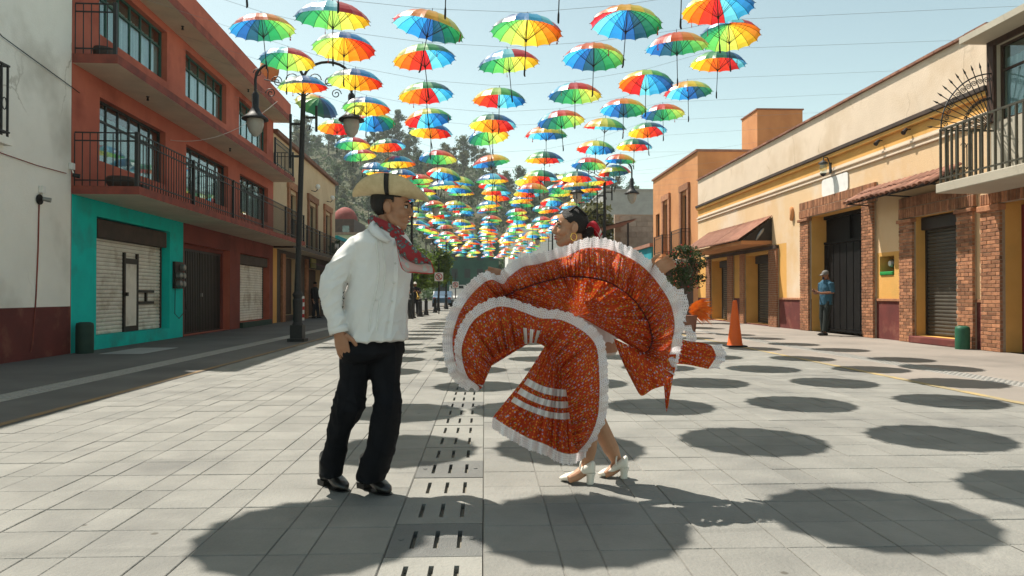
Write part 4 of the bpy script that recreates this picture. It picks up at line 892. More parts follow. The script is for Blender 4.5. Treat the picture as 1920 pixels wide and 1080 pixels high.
for row, px, py in ((-3, 590, 1000), (-3, 1085, 985), (-3, 1640, 968), (-2, 755, 843), (-2, 1068, 840), (-2, 1410, 826), (-2, 1760, 820), (-1, 760, 773), (-1, 985, 768), (-1, 1237, 762), (-1, 1500, 757), (-1, 1780, 752), (-3, 2010, 925)):
    g_ = on_ground(px, py); p = Vector((g_.x, g_.y, ZS)) + SH * ZS
    if p.x > -4.6: umbrella(p, row, True, (ru.gauss(0, 2), ru.gauss(0, 2)))
nu = len(MEAS) + 13
for k in range(26):
    y = 24.9 + 1.8 * k
    for c in range(7):
        if nu >= 292: break
        x = -3.75 + 1.36 * c + ru.gauss(0, .15); p = Vector((x, y + ru.gauss(0, .25), 4.85 + .03 * (x - .3) ** 2 + .10 * math.sin(y * .25) + ru.gauss(0, .11))); umbrella(p, 8 + k, k < 8); nu += 1
for k, pts in rows_.items():
    pts.sort(key=lambda p: p.x); yy = sum(p.y for p in pts) / len(pts); zz = max(p.z for p in pts)
    q = [Vector((-7.4, yy, zz + 1.1))] + pts + [Vector((9.6, yy, min(6.2, zz + .9)))]
    b = MB(); b.tube(q, .0028, 4); tag(b.build('umbrella_cable', M['chrome']), 'thin steel cable stretched across the street carrying a row of umbrellas', 'cable', 'cables carrying the umbrellas')
# ------------------------------------------------------------------ hill and trees
RX = [-400, -122, -83, -64, -40, -26, -14, -4, 12, 36, 53, 70, 94, 118, 170, 500]; RH = [50, 64, 62, 63, 64, 57, 55, 55, 46, 43, 41, 36, 26, 17, 8, 4]
def hill(x, y):
    H = float(np.interp(x, RX, RH)); t = max(0., min(1., (y - 128) / 190)); t = t * t * (3 - 2 * t)
    return H * t + (2.5 * mnoise.noise(Vector((x * .03, y * .03, 1))) + 1.2 * mnoise.noise(Vector((x * .1, y * .1, 4)))) * min(1, t * 4) - .02
M['hillsoil'] = mat('dry_hillside', (.06, .068, .03), (.04, .048, .02), .06, .95, .4, 2, c3=(.10, .08, .045), s3=.03)
b = MB(); P_ = [[(x, y, hill(x, y)) for y in np.linspace(124, 420, 50)] for x in np.linspace(-360, 330, 90)]; b.grid(P_); tag(b.build('hill', M['hillsoil'], smooth=True), kind='structure')
def leaf_mat(name, c, c2, tr=.35):
    return mat(name, c, c2, .35, .6, coord='P', trans=tr, rnd=.18, spec=.25, detail=3)
LEAF = [leaf_mat('olive_leaves', (.10, .145, .05), (.06, .09, .032)), leaf_mat('dark_leaves', (.065, .105, .038), (.04, .068, .026)), leaf_mat('dry_leaves', (.14, .14, .06), (.095, .10, .042))]
M['bark'] = mat('grey_bark', (.14, .10, .07), (.08, .06, .045), 3, .9, .5, 10)
def crown(b, clumps, leaf, per, rnd_, flat=1.0):
    for c, r_ in clumps:
        for _ in range(per):
            while True:
                v = Vector((rnd_.uniform(-1, 1), rnd_.uniform(-1, 1), rnd_.uniform(-1, 1)))
                if .25 < v.length < 1: break
            p = Vector(c) + Vector((v.x * r_, v.y * r_, v.z * r_ * flat)); n_ = (v + Vector((rnd_.gauss(0, .6), rnd_.gauss(0, .6), rnd_.gauss(.3, .6)))).normalized(); a = n_.orthogonal().normalized(); a.rotate(Matrix.Rotation(rnd_.uniform(0, 6.28), 3, n_)); e = n_.cross(a); s_ = leaf * rnd_.uniform(.6, 1.3)
            b.face([p + a * s_, p + e * s_ * .55, p - a * s_, p - e * s_ * .55])
def tree_proto(seed, H=10., nl=9, cr=1.3, leaf=.32, per=75, lm=None, spread=2.2, base=.35, cat_lab='x', flat=.8):
    q = random.Random(seed); t = MB(); lean = Vector((q.uniform(-.6, .6), q.uniform(-.6, .6), 0)); tr = [Vector((0, 0, -.5)), lean * .3 + UP * H * .3, lean * .7 + UP * H * .6, lean + UP * H * .9]; t.tube(tr, [H * .022, H * .018, H * .012, H * .004], 7); cl = []
    for i in range(nl):
        f = base + (1 - base) * (i + .5) / nl; a = i * 2.4 + q.uniform(-.5, .5); p0 = lean * f + UP * H * f * .86; ln = spread * (1.15 - f * .7) * q.uniform(.6, 1.15); p1 = p0 + Vector((math.cos(a) * ln, math.sin(a) * ln, H * .08 * q.uniform(.5, 1.6)))
        t.tube([p0, p0.lerp(p1, .5) + UP * .15, p1], [H * .008, H * .005, H * .002], 5); cl.append((p1, cr * q.uniform(.65, 1.2))); cl.append((p0.lerp(p1, .55) + UP * .3, cr * .6 * q.uniform(.7, 1.2)))
    cl.append((lean + UP * H * .93, cr * .8)); c = MB(); crown(c, cl, leaf, per, q, flat)
    return t.mesh('trunk', M['bark']), c.mesh('crown', lm or LEAF[0])
PROT = [tree_proto(i, 10 + (i % 3), 8 + i % 3, 1.25 + .15 * (i % 2), .33, 62, LEAF[i % 3], 2.0 + .5 * (i % 2), .38) for i in range(6)]
def put_tree(pr, loc, sc, rz, name, lab, grp=None):
    r = empty(name, loc, rz, lab, 'tree', grp); r.scale = (sc, sc, sc * random.uniform(.9, 1.15))
    for nm, me in (('trunk', pr[0]), ('crown', pr[1])): o = bpy.data.objects.new(nm, me); COL.objects.link(o); o.parent = r
    return r
rt = random.Random(5); cnt = 0
for i in range(900):
    y = rt.uniform(140, 335); px = rt.uniform(480, 1330); x = (px - 908) / FPX * y
    if cnt >= 285: break
    h_ = hill(x, y)
    if rt.random() < .35 and y < 300: continue
    cnt += 1; put_tree(PROT[rt.randrange(6)], (x, y, h_ - .2), rt.uniform(.65, 1.15) * (1.0 if y > 200 else .75), rt.uniform(0, 6.28), 'hill_tree', 'leafy eucalyptus tree growing on the dry hillside behind the street', 'trees on the hillside')
for px, sc in ((745, 1.5), (776, 1.25), (868, 1.55), (890, 1.2), (700, 1.1), (655, 1.1)):
    y = 312; x = (px - 908) / FPX * y; put_tree(PROT[rt.choice((0, 3))], (x, y, hill(x, y) - .3), sc * 1.1, rt.uniform(0, 6), 'hill_tree', 'tall eucalyptus standing out on the ridge of the hill', 'tall trees on the ridge')
b = MB(); q = random.Random(9); cl = []
for i in range(4200):
    y = q.uniform(132, 330); x = (q.uniform(420, 1420) - 908) / FPX * y; cl.append(((x, y, hill(x, y) + .5), q.uniform(.9, 2.4)))
crown(b, cl, .6, 15, q, .7); tag(b.build('hillside_scrub', LEAF[1]), 'low dark scrub covering the hillside', 'scrub', kind='stuff')
M['leaf_bright'] = leaf_mat('bright_green_leaves', (.13, .19, .03), (.08, .13, .02), .45); M['leaf_mid'] = leaf_mat('mid_green_leaves', (.05, .085, .025), (.035, .06, .018), .35); M['leaf_yel'] = leaf_mat('yellow_green_leaves', (.17, .16, .05), (.11, .11, .035), .4)
for i, (px, y, sc, lab) in enumerate(((775, 44, .40, 'young bright green street tree nearest the bollards'), (800, 50, .44, 'bright green street tree behind the no parking sign'), (835, 57, .45, 'bright green street tree beyond the parked car'), (752, 40, .36, 'small bright green tree beside the peach house'))):
    put_tree(tree_proto(30 + i, 10, 10, 1.9, .36, 90, M['leaf_bright'], 2.4, .42), (at(px, 580, y).x - .6, y, 0), sc, i * 1.3, 'street_tree', lab)
put_tree(tree_proto(40, 9, 12, 1.2, .3, 80, M['leaf_yel'], 2.4, .5), (at(1115, 500, 60).x, 60, 0), 1.05, 0, 'yellowish_tree', 'yellow green drooping tree behind the dark lamp post near block wall')
put_tree(tree_proto(41, 9, 10, 1.4, .3, 80, M['leaf_mid'], 2.0, .4), (at(700, 500, 62).x, 62, 0), .75, 2, 'garden_tree', 'grey green garden tree beside the church dome')
q = random.Random(77); p = at(1283, 560, 27.0); bt = empty('bougainvillea_tree', (p.x, p.y, 0), 0, 'round bushy street tree with small red flowers before the orange building', 'tree')
t = MB(); t.tube([(p.x, p.y, 0), (p.x + .03, p.y, .7), (p.x - .02, p.y, 1.5)], [.06, .05, .03], 7); cl = []
for i in range(26):
    a = q.uniform(0, 6.28); rr_ = q.uniform(.15, .85); z_ = q.uniform(1.35, 2.9); rr_ *= math.sin(max(.15, min(1, (z_ - 1.15) / 1.0)) * 1.57) * (1 if z_ < 2.4 else .7); e = Vector((p.x + rr_ * math.cos(a), p.y + rr_ * math.sin(a), z_)); cl.append((e, q.uniform(.2, .36))); t.tube([(p.x, p.y, 1.2), (Vector((p.x, p.y, 1.4)) + e) / 2, e], [.02, .012, .006], 5)
t.build('trunk', M['bark'], bt); c = MB(); crown(c, cl, .055, 110, q, .9); c.build('crown', M['leaf_mid'], bt); c = MB(); crown(c, [(x[0], x[1] * 1.15) for x in cl], .05, 6, q); c.build('flowers', M['signred'], bt)
s_ = FL.s(607); p = FL.P(s_, 0, .55); cy = empty('cypress', (p.x, p.y, 0), 0, 'narrow dark cypress against the cream building', 'tree'); q = random.Random(3)
b = MB(); b.tube([(p.x, p.y, 0), (p.x, p.y, 3.6)], [.06, .02], 6); b.build('trunk', M['bark'], cy); c = MB(); crown(c, [((p.x + q.gauss(0, .08), p.y + q.gauss(0, .08), .4 + i * .13), .42 * (1 - (i / 27) ** 2) + .08) for i in range(27)], .06, 70, q, .8); c.build('crown', LEAF[1], cy)
p = Vector((5.95, 19.6, 0)); pg = empty('feather_grass', p, 0, 'clump of orange dyed feathery plumes beside the traffic cone', 'plant'); q = random.Random(4); b = MB()
for i in range(150):
    a = q.gauss(0, 1.0); l = q.uniform(.35, .6); dz = q.uniform(-.35, .25); t0 = Vector((p.x - .2 + q.gauss(0, .04), p.y + q.gauss(0, .05), .62 + q.gauss(0, .08))); e = t0 + Vector((l, q.gauss(0, .12), dz)); m_ = t0.lerp(e, .5) + UP * .07; w_ = Vector((0, 0, .014)); b.face([t0 - w_, m_ - w_ * 1.6, e, m_ + w_ * 1.6])
b.build('plumes', mat('orange_plume', (.8, .22, .02), (.7, .15, .015), 9, .7, trans=.4), pg); b = MB(); b.lathe([(.14, 0), (.18, .35), (.2, .5), (.16, .5)], p - Vector((.22, 0, 0)), 14); b.build('pot', M['tile'], pg)

b = MB(); b.box(-940, 940, -100, 2540, -1.6, 95); hz = tag(b.build('haze', None), 'pale summer haze filling the air', 'haze', kind='stuff')
hm = bpy.data.materials.new('haze_air'); hm.use_nodes = True; hm.node_tree.nodes.clear(); ho = hm.node_tree.nodes.new('ShaderNodeOutputMaterial'); hv = hm.node_tree.nodes.new('ShaderNodeVolumePrincipled')
hv.inputs['Color'].default_value = (.90, .97, .98, 1); hv.inputs['Density'].default_value = .00032; hv.inputs['Anisotropy'].default_value = .2; hm.node_tree.links.new(hv.outputs[0], ho.inputs['Volume']); hz.data.materials.clear(); hz.data.materials.append(hm)
# ------------------------------------------------------------------ people: shared tools
from mathutils.bvhtree import BVHTree
def ell(b, c, r, rot=None, nu=20, nv=12):
    rows = []
    for j in range(nv + 1):
        th = math.pi * j / nv; row = []
        for k in range(nu):
            a = 2 * math.pi * k / nu; v = Vector((r[0] * math.sin(th) * math.cos(a), r[1] * math.sin(th) * math.sin(a), r[2] * math.cos(th)))
            if rot is not None: v = rot @ v
            row.append(Vector(c) + v)
        rows.append(row)
    b.grid(rows, closed_v=True)
def loft(b, st, n=24, cap=True):
    """st = list of (centre, A, B): rings centre + cos*A + sin*B"""
    rows = [[Vector(c) + Vector(A) * math.cos(2 * math.pi * k / n) + Vector(B) * math.sin(2 * math.pi * k / n) for k in range(n)] for c, A, B in st]
    o = len(b.v); b.grid(rows, closed_v=True)
    if cap:
        b.f.append(tuple(o + k for k in reversed(range(n)))); b.m.append(0); e = o + (len(st) - 1) * n; b.f.append(tuple(e + k for k in range(n))); b.m.append(0)
def catmull(P, n):
    P = [np.array(p, dtype=float) for p in P]; out = []; m = len(P) - 1
    for i in range(n + 1):
        t = m * i / n; k = min(int(t), m - 1); f = t - k
        p0, p1, p2, p3 = P[max(k - 1, 0)], P[k], P[k + 1], P[min(k + 2, m)]
        out.append(.5 * ((2 * p1) + (-p0 + p2) * f + (2 * p0 - 5 * p1 + 4 * p2 - p3) * f * f + (-p0 + 3 * p1 - 3 * p2 + p3) * f ** 3))
    return out
def remesh(b, voxel, smooth=2, disp=None):
    """fuse overlapping closed shapes into one continuous skin"""
    me = b.mesh('tmp'); bm = bmesh.new(); bm.from_mesh(me); bmesh.ops.recalc_face_normals(bm, faces=bm.faces); bm.to_mesh(me); bm.free()
    o = bpy.data.objects.new('tmp', me); COL.objects.link(o); md = o.modifiers.new('r', 'REMESH'); md.mode = 'VOXEL'; md.voxel_size = voxel; md.use_smooth_shade = True
    if smooth: s = o.modifiers.new('s', 'SMOOTH'); s.iterations = smooth; s.factor = .5
    dg = bpy.context.evaluated_depsgraph_get(); dg.update(); new = bpy.data.meshes.new_from_object(o.evaluated_get(dg)); bpy.data.objects.remove(o); bpy.data.meshes.remove(me)
    new.polygons.foreach_set('use_smooth', [True] * len(new.polygons))
    if disp:
        n = len(new.vertices); co = np.empty(n * 3); no = np.empty(n * 3); new.vertices.foreach_get('co', co); new.vertices.foreach_get('normal', no); co = co.reshape(-1, 3); no = no.reshape(-1, 3)
        d = np.array([disp(Vector(c)) for c in co]); co += no * d[:, None]; new.vertices.foreach_set('co', co.ravel()); new.update()
    return new
def bvh_of(me): return BVHTree.FromPolygons([v.co.copy() for v in me.vertices], [tuple(p.vertices) for p in me.polygons])
def hit(bv, px, py, off=.003):
    c = Vector((0, 0, CAMH)); d = ray(px, py).normalized(); loc, nrm, i, t = bv.ray_cast(c, d)
    return None if loc is None else loc - d * off
def head_shapes(b, T, w=1.0, smile=True):
    """fused head: cranium, face, jaw, nose, lips, ears, neck; T maps head space (x forward, z up) to world"""
    def E(c, r, rot=None): ell(b, T @ Vector(c), r, T.to_3x3() @ (rot or Matrix.Identity(3)), 18, 12)
    def Tb(p, r, n=10): b.tube([T @ Vector(q) for q in p], r, n)
    E((-.012, 0, .035), (.095 * w, .075 * w, .085)); E((.03, 0, -.028), (.060, .058 * w, .080)); E((.054, 0, -.098), (.029, .032, .023))
    for s in (-1, 1):
        Tb([(-.012, s * .054 * w, -.035), (.02, s * .048 * w, -.078), (.052, s * .02, -.10)], [.022, .023, .02]); E((.055, s * .034, -.03), (.032, .027, .030))
        E((-.010, s * .080 * w, -.008), (.022, .010, .034), Matrix.Rotation(R(-12), 3, 'Y')); E((.098, s * .012, -.036), (.010, .008, .007)); E((.079, s * .03, .021), (.013, .022, .008))
    Tb([(.084, 0, .016), (.098, 0, -.012), (.108, 0, -.030)], [.008, .010, .012]); E((.107, 0, -.032), (.011, .012, .010))
    E((.088, 0, -.058), (.010, .024, .0065)); E((.086, 0, -.073), (.010, .021, .0075)); E((.07, 0, -.066), (.018, .03, .02))
    Tb([(-.022, 0, -.04), (-.03, 0, -.10), (-.045, 0, -.19)], [.054 * w, .052 * w, .060 * w], 16)
def face_parts(T, root, lip, iris=(.02, .012, .008), brow=(.012, .01, .009)):
    m_e = M['eye_white']; m_i = mat('iris', iris, iris, 5, .2); m_b = mat('eyebrow_hair', brow, brow, 5, .8)
    for s in (-1, 1):
        b = MB(); ell(b, T @ Vector((.0785, s * .030, .003)), (.0095, .0115, .0085), T.to_3x3(), 14, 10); e = b.build('eye', m_e, root, True)
        b = MB(); ell(b, T @ Vector((.0868, s * .031, .003)), (.004, .006, .006), T.to_3x3(), 10, 8); b.build('iris', m_i, e, True)
        b = MB(); b.tube([T @ Vector(q) for q in ((.083, s * .016, .009), (.087, s * .030, .0125), (.078, s * .045, .007))], [.002, .0032, .002], 6); b.build('eyelid', m_b, e)
        b = MB(); b.tube([T @ Vector(q) for q in ((.094, s * .012, .027), (.091, s * .030, .033), (.078, s * .050, .027))], [.003, .0045, .002], 6); b.build('eyebrow', m_b, root)
    b = MB(); ell(b, T @ Vector((.0915, 0, -.0585)), (.0085, .021, .0045), T.to_3x3(), 14, 8); ell(b, T @ Vector((.0895, 0, -.0725)), (.0085, .018, .0055), T.to_3x3(), 14, 8); b.build('lips', lip, root, True)
    b = MB(); ell(b, T @ Vector((.0925, 0, -.0655)), (.005, .017, .003), T.to_3x3(), 12, 6); b.build('teeth', M['white'], root, True)
M['eye_white'] = mat('eye_white', (.45, .42, .38), (.4, .38, .34), 5, .3)
def skin(name, c):
    m = mat(name, c, tuple(k * .86 for k in c), 14, .5, .15, 180, spec=.35); p = m.node_tree.nodes['Principled BSDF']; p.inputs['Subsurface Weight'].default_value = .12; p.inputs['Subsurface Radius'].default_value = (.02, .008, .004); p.inputs['Subsurface Scale'].default_value = .3; return m
def hand_shapes(b, wrist, d, side, palm_n, L=.178, curl=.35, thumb_side=1):
    """wrist point, d = direction of the fingers, side = across the palm, palm_n = out of the back of the hand"""
    d, side, n_ = Vector(d).normalized(), Vector(side).normalized(), Vector(palm_n).normalized()
    loft(b, [(wrist + d * t, side * a, n_ * c) for t, a, c in ((-.03, .027, .021), (.0, .029, .02), (.03, .037, .019), (.06, .042, .017), (.085, .042, .014), (.093, .035, .008))], 16)
    for i, (o, ln, r_) in enumerate(((-.031, .066, .0085), (-.0105, .078, .009), (.0105, .074, .009), (.031, .058, .0078))):
        p = wrist + d * .083 + side * o; pts = [p - d * .012]; q = p; ang = curl * .5; dirv = d
        for sgm, f in enumerate((.45, .32, .23)):
            dirv = (d * math.cos(ang) - n_ * math.sin(ang) + side * o * 1.4).normalized(); q = q + dirv * ln * f; pts.append(q); ang += curl
        b.tube(pts, [r_ * 1.1, r_ * 1.02, r_ * .95, r_ * .75], 9)
    p = wrist + d * .022 + side * (-.03 * thumb_side) ; t1 = p + (d * .55 - side * thumb_side * .75 - n_ * .35).normalized() * .042; t2 = t1 + (d * .9 - side * thumb_side * .2 - n_ * .4).normalized() * .032; t3 = t2 + (d * .95 - n_ * .35).normalized() * .024
    b.tube([p - d * .01, t1, t2, t3], [.014, .0125, .0105, .0075], 9)
def wrinkle(amp, sc, stretch=(1, 1, .35), seed=0):
    def f(c):
        q = Vector((c.x * stretch[0], c.y * stretch[1], c.z * stretch[2])) * sc + Vector((seed, seed * 1.7, 0)); n1 = mnoise.noise(q); n2 = mnoise.noise(q * 2.3 + Vector((5, 1, 3)))
        return amp * ((1 - abs(n1) * 2.2) * .7 + n2 * .45)
    return f
# ------------------------------------------------------------------ the man
YM = 3.86
def m_(px, py, dd=0): return at(px, py, YM + dd)
def S_(px): return px * YM / FPX
man = empty('person', (m_(668, 915).x, YM, 0), 0, 'man dancing in white shirt, black trousers, straw hat and red neckerchief', 'person')
SK = skin('tan_skin', (.38, .19, .11)); M['boot'] = mat('black_leather', (.012, .012, .013), (.02, .02, .02), 8, .28, .15, 60, spec=.6)
hc = m_(737, 389, .0); TM = Matrix.Translation(hc) @ Matrix.Rotation(R(-8), 4, 'Z') @ Matrix.Rotation(R(4), 4, 'Y')
FW, SD = Vector((.72, -.69, 0)), Vector((.69, .72, 0))        # chest faces right and towards the street's near end; SD points to his left
b = MB(); head_shapes(b, TM)
def torso_row(py, l, r, k=.62, dd=0, sc=1.0):
    hw = S_(r - l) / 2 * sc; a = hw / (.7 * math.sqrt(1 + k * k)); return (m_((l + r) / 2, py, dd), SD * a, FW * a * k)
loft(b, [torso_row(640, 655, 747, .6, 0, .8), torso_row(560, 654, 762, .66, 0, .86), torso_row(490, 664, 770, .62, 0, .86), torso_row(455, 670, 768, .55, 0, .86), torso_row(432, 690, 746, .7, 0, .9), torso_row(418, 702, 738, .9)])
b.tube([m_(672, 458, -.08), m_(632, 520, -.12), m_(619, 548, -.14), m_(632, 600, -.16), m_(636, 622, -.165)], [.05, .044, .042, .034, .028], 14)
b.tube([m_(748, 468, .12), m_(746, 520, .25), m_(735, 560, .31), m_(715, 600, .26), m_(700, 612, .24)], [.05, .044, .042, .034, .028], 14)
hand_shapes(b, m_(636, 624, -.165), m_(645, 664, -.15) - m_(636, 624, -.165), Vector((.9, -.35, .1)), Vector((-.3, -.95, 0)), .17, .32, -1)
hand_shapes(b, m_(700, 612, .24), Vector((-.7, 0, -.6)), Vector((.5, .2, -.7)), Vector((.1, .95, .1)), .17, .3, 1)
for st in (((672, 645, -.03), (662, 700, -.03), (652, 768, -.05), (632, 827, .0), (622, 885, .03)), ((722, 645, .03), (722, 700, .0), (724, 758, -.05), (716, 827, -.04), (694, 892, -.03))):
    b.tube([m_(*q) for q in st], [.06, .058, .052, .05, .04], 14)
link('body', remesh(b, .0046, 2), man).data.materials.append(SK)
face_parts(TM, man, mat('man_lips', (.28, .09, .06), (.24, .08, .055), 6, .45))
b = MB(); rows = []
for j in range(57):
    th = math.pi * j / 56; rows.append([Vector((-.020 + .0985 * math.sin(th) * math.cos(a), .0795 * math.sin(th) * math.sin(a), .030 + .088 * math.cos(th))) for a in [2 * math.pi * k / 88 for k in range(88)]])
b.grid(rows, closed_v=True)
def man_hair(v):
    x, y, z = v
    if x > .054 or z < -.058 + .2 * (x + .06): return False
    if z < .048 and x > .022 + .10 * max(0, z): return False
    if ((x + .006) / .026) ** 2 + ((z + .012) / .044) ** 2 < 1 and abs(y) > .03: return False
    return not (z < -.012 and x > -.03)
keep = [f for f in b.f if all(man_hair(b.v[i]) for i in f)]; b.f = keep; b.m = [0] * len(keep); b.v = [tuple(TM @ Vector(v)) for v in b.v]; M['hair'] = mat('black_hair', (.012, .010, .009), (.02, .016, .014), 60, .5, .5, 200, stretch=(1, 1, 4))
o = b.build('hair', M['hair'], man, True); sm = o.modifiers.new('th', 'SOLIDIFY'); sm.thickness = .008; sm.offset = 1
# shirt
M['shirt'] = mat('white_cotton', (.80, .79, .77), (.76, .75, .73), 5, .85, .25, 400, spec=.2, trans=.12)
b = MB(); loft(b, [torso_row(638, 644, 762, .84), torso_row(618, 646, 761, .80), torso_row(585, 648, 761, .72), torso_row(545, 655, 765, .63), torso_row(510, 662, 769, .61), torso_row(480, 665, 770, .58), torso_row(458, 664, 771, .56), torso_row(443, 674, 763, .55), torso_row(430, 690, 750, .66), torso_row(420, 700, 741, .85)], 32)
b.tube([m_(690, 453, -.04), m_(667, 461, -.085), m_(643, 490, -.12), m_(623, 532, -.145), m_(621, 556, -.15), m_(627, 590, -.16), m_(635, 620, -.165)], [.050, .057, .060, .060, .055, .048, .044], 18)
b.tube([m_(740, 448, .08), m_(748, 475, .15), m_(746, 520, .26), m_(735, 556, .32), m_(712, 590, .28), m_(700, 606, .25)], [.062, .068, .064, .06, .05, .044], 18)
ridge = lambda q: (1 - min(1., abs(mnoise.noise(q)) * 3.2)) ** 2
RA, RB = Matrix.Rotation(R(48), 3, 'Y'), Matrix.Rotation(R(-22), 3, 'Y')
def wr(c):
    arm = max(0., min(1., (m_(672, 500).x - c.x) / .05)); low = max(0., min(1., (1.25 - c.z) / .5)); qa = RA @ c; qb = RB @ c
    fa = ridge(Vector((qa.x * 5, qa.y * 5, qa.z * 15)) + Vector((3, 1, 0))) + .6 * ridge(Vector((qa.x * 9, qa.y * 9, qa.z * 26))); ft = ridge(Vector((qb.x * 11, qb.y * 11, qb.z * 3.2)) + Vector((7, 2, 5))) + .5 * ridge(Vector((c.x * 10, c.y * 10, c.z * 12)) + Vector((2, 8, 1)))
    return .011 * (fa - .4) * arm + .0085 * (ft - .4) * (1 - arm) * (.5 + .7 * low) + .003 * mnoise.noise(c * 24)
sme = remesh(b, .0075, 3, wr); sme.materials.append(M['shirt']); shirt = link('shirt', sme, man); bv = bvh_of(sme)
def ribbon_px(name, pts, w, m, parent, n=24, off=.003, bv_=None):
    P = [hit(bv_ or bv, q[0], q[1], off) for q in catmull(pts, n)]; P = [p for p in P if p is not None]; b = MB(); rows = []
    for i, p in enumerate(P):
        t = (P[min(i + 1, len(P) - 1)] - P[max(i - 1, 0)]).normalized(); v = (p - Vector((0, 0, CAMH))).normalized(); s = t.cross(v).normalized() * w / 2; rows.append([p - s, p - v * .0022, p + s])
    b.grid(rows); return b.build(name, m, parent, True)
M['seam'] = mat('shirt_seam', (.66, .65, .62), (.6, .59, .56), 50, .9)
for pts in (((704, 446), (710, 500), (706, 540), (696, 585), (692, 622)), ((714, 452), (722, 500), (718, 540), (710, 580), (706, 622))): ribbon_px('pleat', pts, .010, M['seam'], shirt, 26, .0035)
ribbon_px('placket', ((741, 462), (742, 500), (739, 550), (733, 595), (728, 634)), .026, M['shirt'], shirt, 26, .004)
for q in ((741, 494), (739, 530), (735, 565), (729, 603), (706, 563)):
    p = hit(bv, *q, .005)
    if p: b = MB(); ell(b, p, (.0065, .003, .0065), None, 10, 6); b.build('button', M['seam'], shirt, True)
for side in (0, 1):                                                            # collar leaves
    b = MB(); rows = []
    E1 = catmull([(700, 414), (708, 424), (722, 440), (734, 452)] if side == 0 else [(744, 424), (748, 432), (748, 442), (741, 455)], 10); E2 = catmull([(690, 428), (698, 440), (712, 450), (727, 456)] if side == 0 else [(756, 436), (760, 446), (757, 455), (744, 463)], 10)
    for k in range(11):
        p, q = E1[k], E2[k]; P0 = hit(bv, p[0], p[1], .012) or m_(p[0], p[1], -.09); P1 = hit(bv, q[0], q[1], .014) or m_(q[0], q[1], -.11); rows.append([P0, P0.lerp(P1, .5) - Vector((0, .008, -.004)), P1])
    b.grid(rows); o = b.build('collar', M['shirt'], shirt, True); o.modifiers.new('th', 'SOLIDIFY').thickness = .004
b = MB(); c0, c1 = m_(633, 612, -.163), m_(636, 625, -.166); b.tube([c0, c1], [.0505, .0485], 20, cap=False); o = b.build('cuff', M['shirt'], shirt, True); o.modifiers.new('th', 'SOLIDIFY').thickness = .004
# trousers
M['trouser'] = mat('black_trouser_cloth', (.0065, .007, .009), (.010, .0105, .013), 12, .8, .3, 300, spec=.12)
def leg_rows(rows, dds):
    st = []
    for (py, l, r), dd in zip(rows, dds): hw = S_(r - l) / 2; st.append((m_((l + r) / 2, py, dd), Vector((hw, 0, 0)), Vector((0, hw * 1.05 + .012, 0))))
    return st
b = MB(); loft(b, [torso_row(606, 668, 738, .55), torso_row(630, 655, 748, .58), torso_row(645, 643, 755, .66), torso_row(660, 637, 756, .70), torso_row(674, 646, 746, .6), torso_row(682, 666, 724, .4)], 28)
loft(b, leg_rows([(656, 642, 700), (680, 636, 692), (707, 637, 689), (735, 631, 686), (768, 623, 682), (790, 618, 670), (807, 614, 659), (827, 611, 654), (859, 602, 648), (892, 603, 643)], [-.02, -.03, -.03, -.04, -.05, -.03, -.02, 0, .02, .03]), 24)
loft(b, leg_rows([(656, 690, 754), (681, 689, 753), (707, 694, 751), (730, 699, 750), (752, 701, 753), (788, 694, 750), (810, 691, 747), (833, 688, 742), (869, 673, 733), (900, 670, 718)], [.02, .02, 0, -.02, -.05, -.05, -.04, -.04, -.03, -.03]), 24)
def twr(c):
    lo = max(0., min(1., (.42 - c.z) / .3)); kn = math.exp(-((c.z - .52) / .09) ** 2)
    return .007 * (ridge(Vector((c.x * 12, c.y * 12, c.z * 2.4))) - .35) * (1 - .5 * lo) + .010 * (ridge(Vector((c.x * 5, c.y * 5, c.z * 15 + c.x * 9)) + Vector((4, 4, 1))) - .35) * (lo + .8 * kn)
tme_ = remesh(b, .008, 2, twr); tme_.materials.append(M['trouser']); tr_ = link('trousers', tme_, man); bvt = bvh_of(tme_)
for pts in (((655, 690), (650, 740), (640, 790), (628, 840), (622, 880)), ((724, 690), (728, 745), (722, 800), (710, 850), (695, 892))): ribbon_px('crease', pts, .005, M['trouser'], tr_, 22, .003, bvt)
def boot(heel, toe, ank, nm):
    h, t = on_ground(*heel), on_ground(*toe); d = (t - h); L = d.length; d.normalize(); s = Vector((-d.y, d.x, 0)); b = MB(); k = L / .275
    loft(b, [(h + d * a * k + UP * (z0 + z1) / 2, s * w, UP * (z1 - z0) / 2) for a, w, z0, z1 in ((.0, .022, .03, .09), (.02, .034, .02, .11), (.06, .037, .022, .12), (.11, .036, .03, .11), (.16, .042, .012, .088), (.20, .045, .006, .072), (.245, .036, .006, .055), (.272, .016, .01, .035))], 18)
    b.tube([h + d * .055 + UP * .07, h + d * .055 + UP * .16, m_(*ank)], [.045, .046, .05], 14); o = link('boot', remesh(b, .005, 3), man); o.data.materials.append(M['boot'])
    b = MB(); loft(b, [(h + d * a * k + UP * .004, s * w, UP * .004) for a, w in ((.09, .03), (.16, .044), (.20, .047), (.245, .038), (.275, .016))], 14); m4 = Matrix.Translation(h + d * .035 + UP * .018) @ Matrix(((d.x, s.x, 0, 0), (d.y, s.y, 0, 0), (0, 0, 1, 0), (0, 0, 0, 1))); b.box(-.033, .035, -.032, .032, -.018, .012, mat=m4); b.build('sole', M['black'], o)
boot((604, 906), (650, 923), (622, 870, .03), 'l'); boot((677, 912), (731, 929), (694, 880, -.03), 'r')
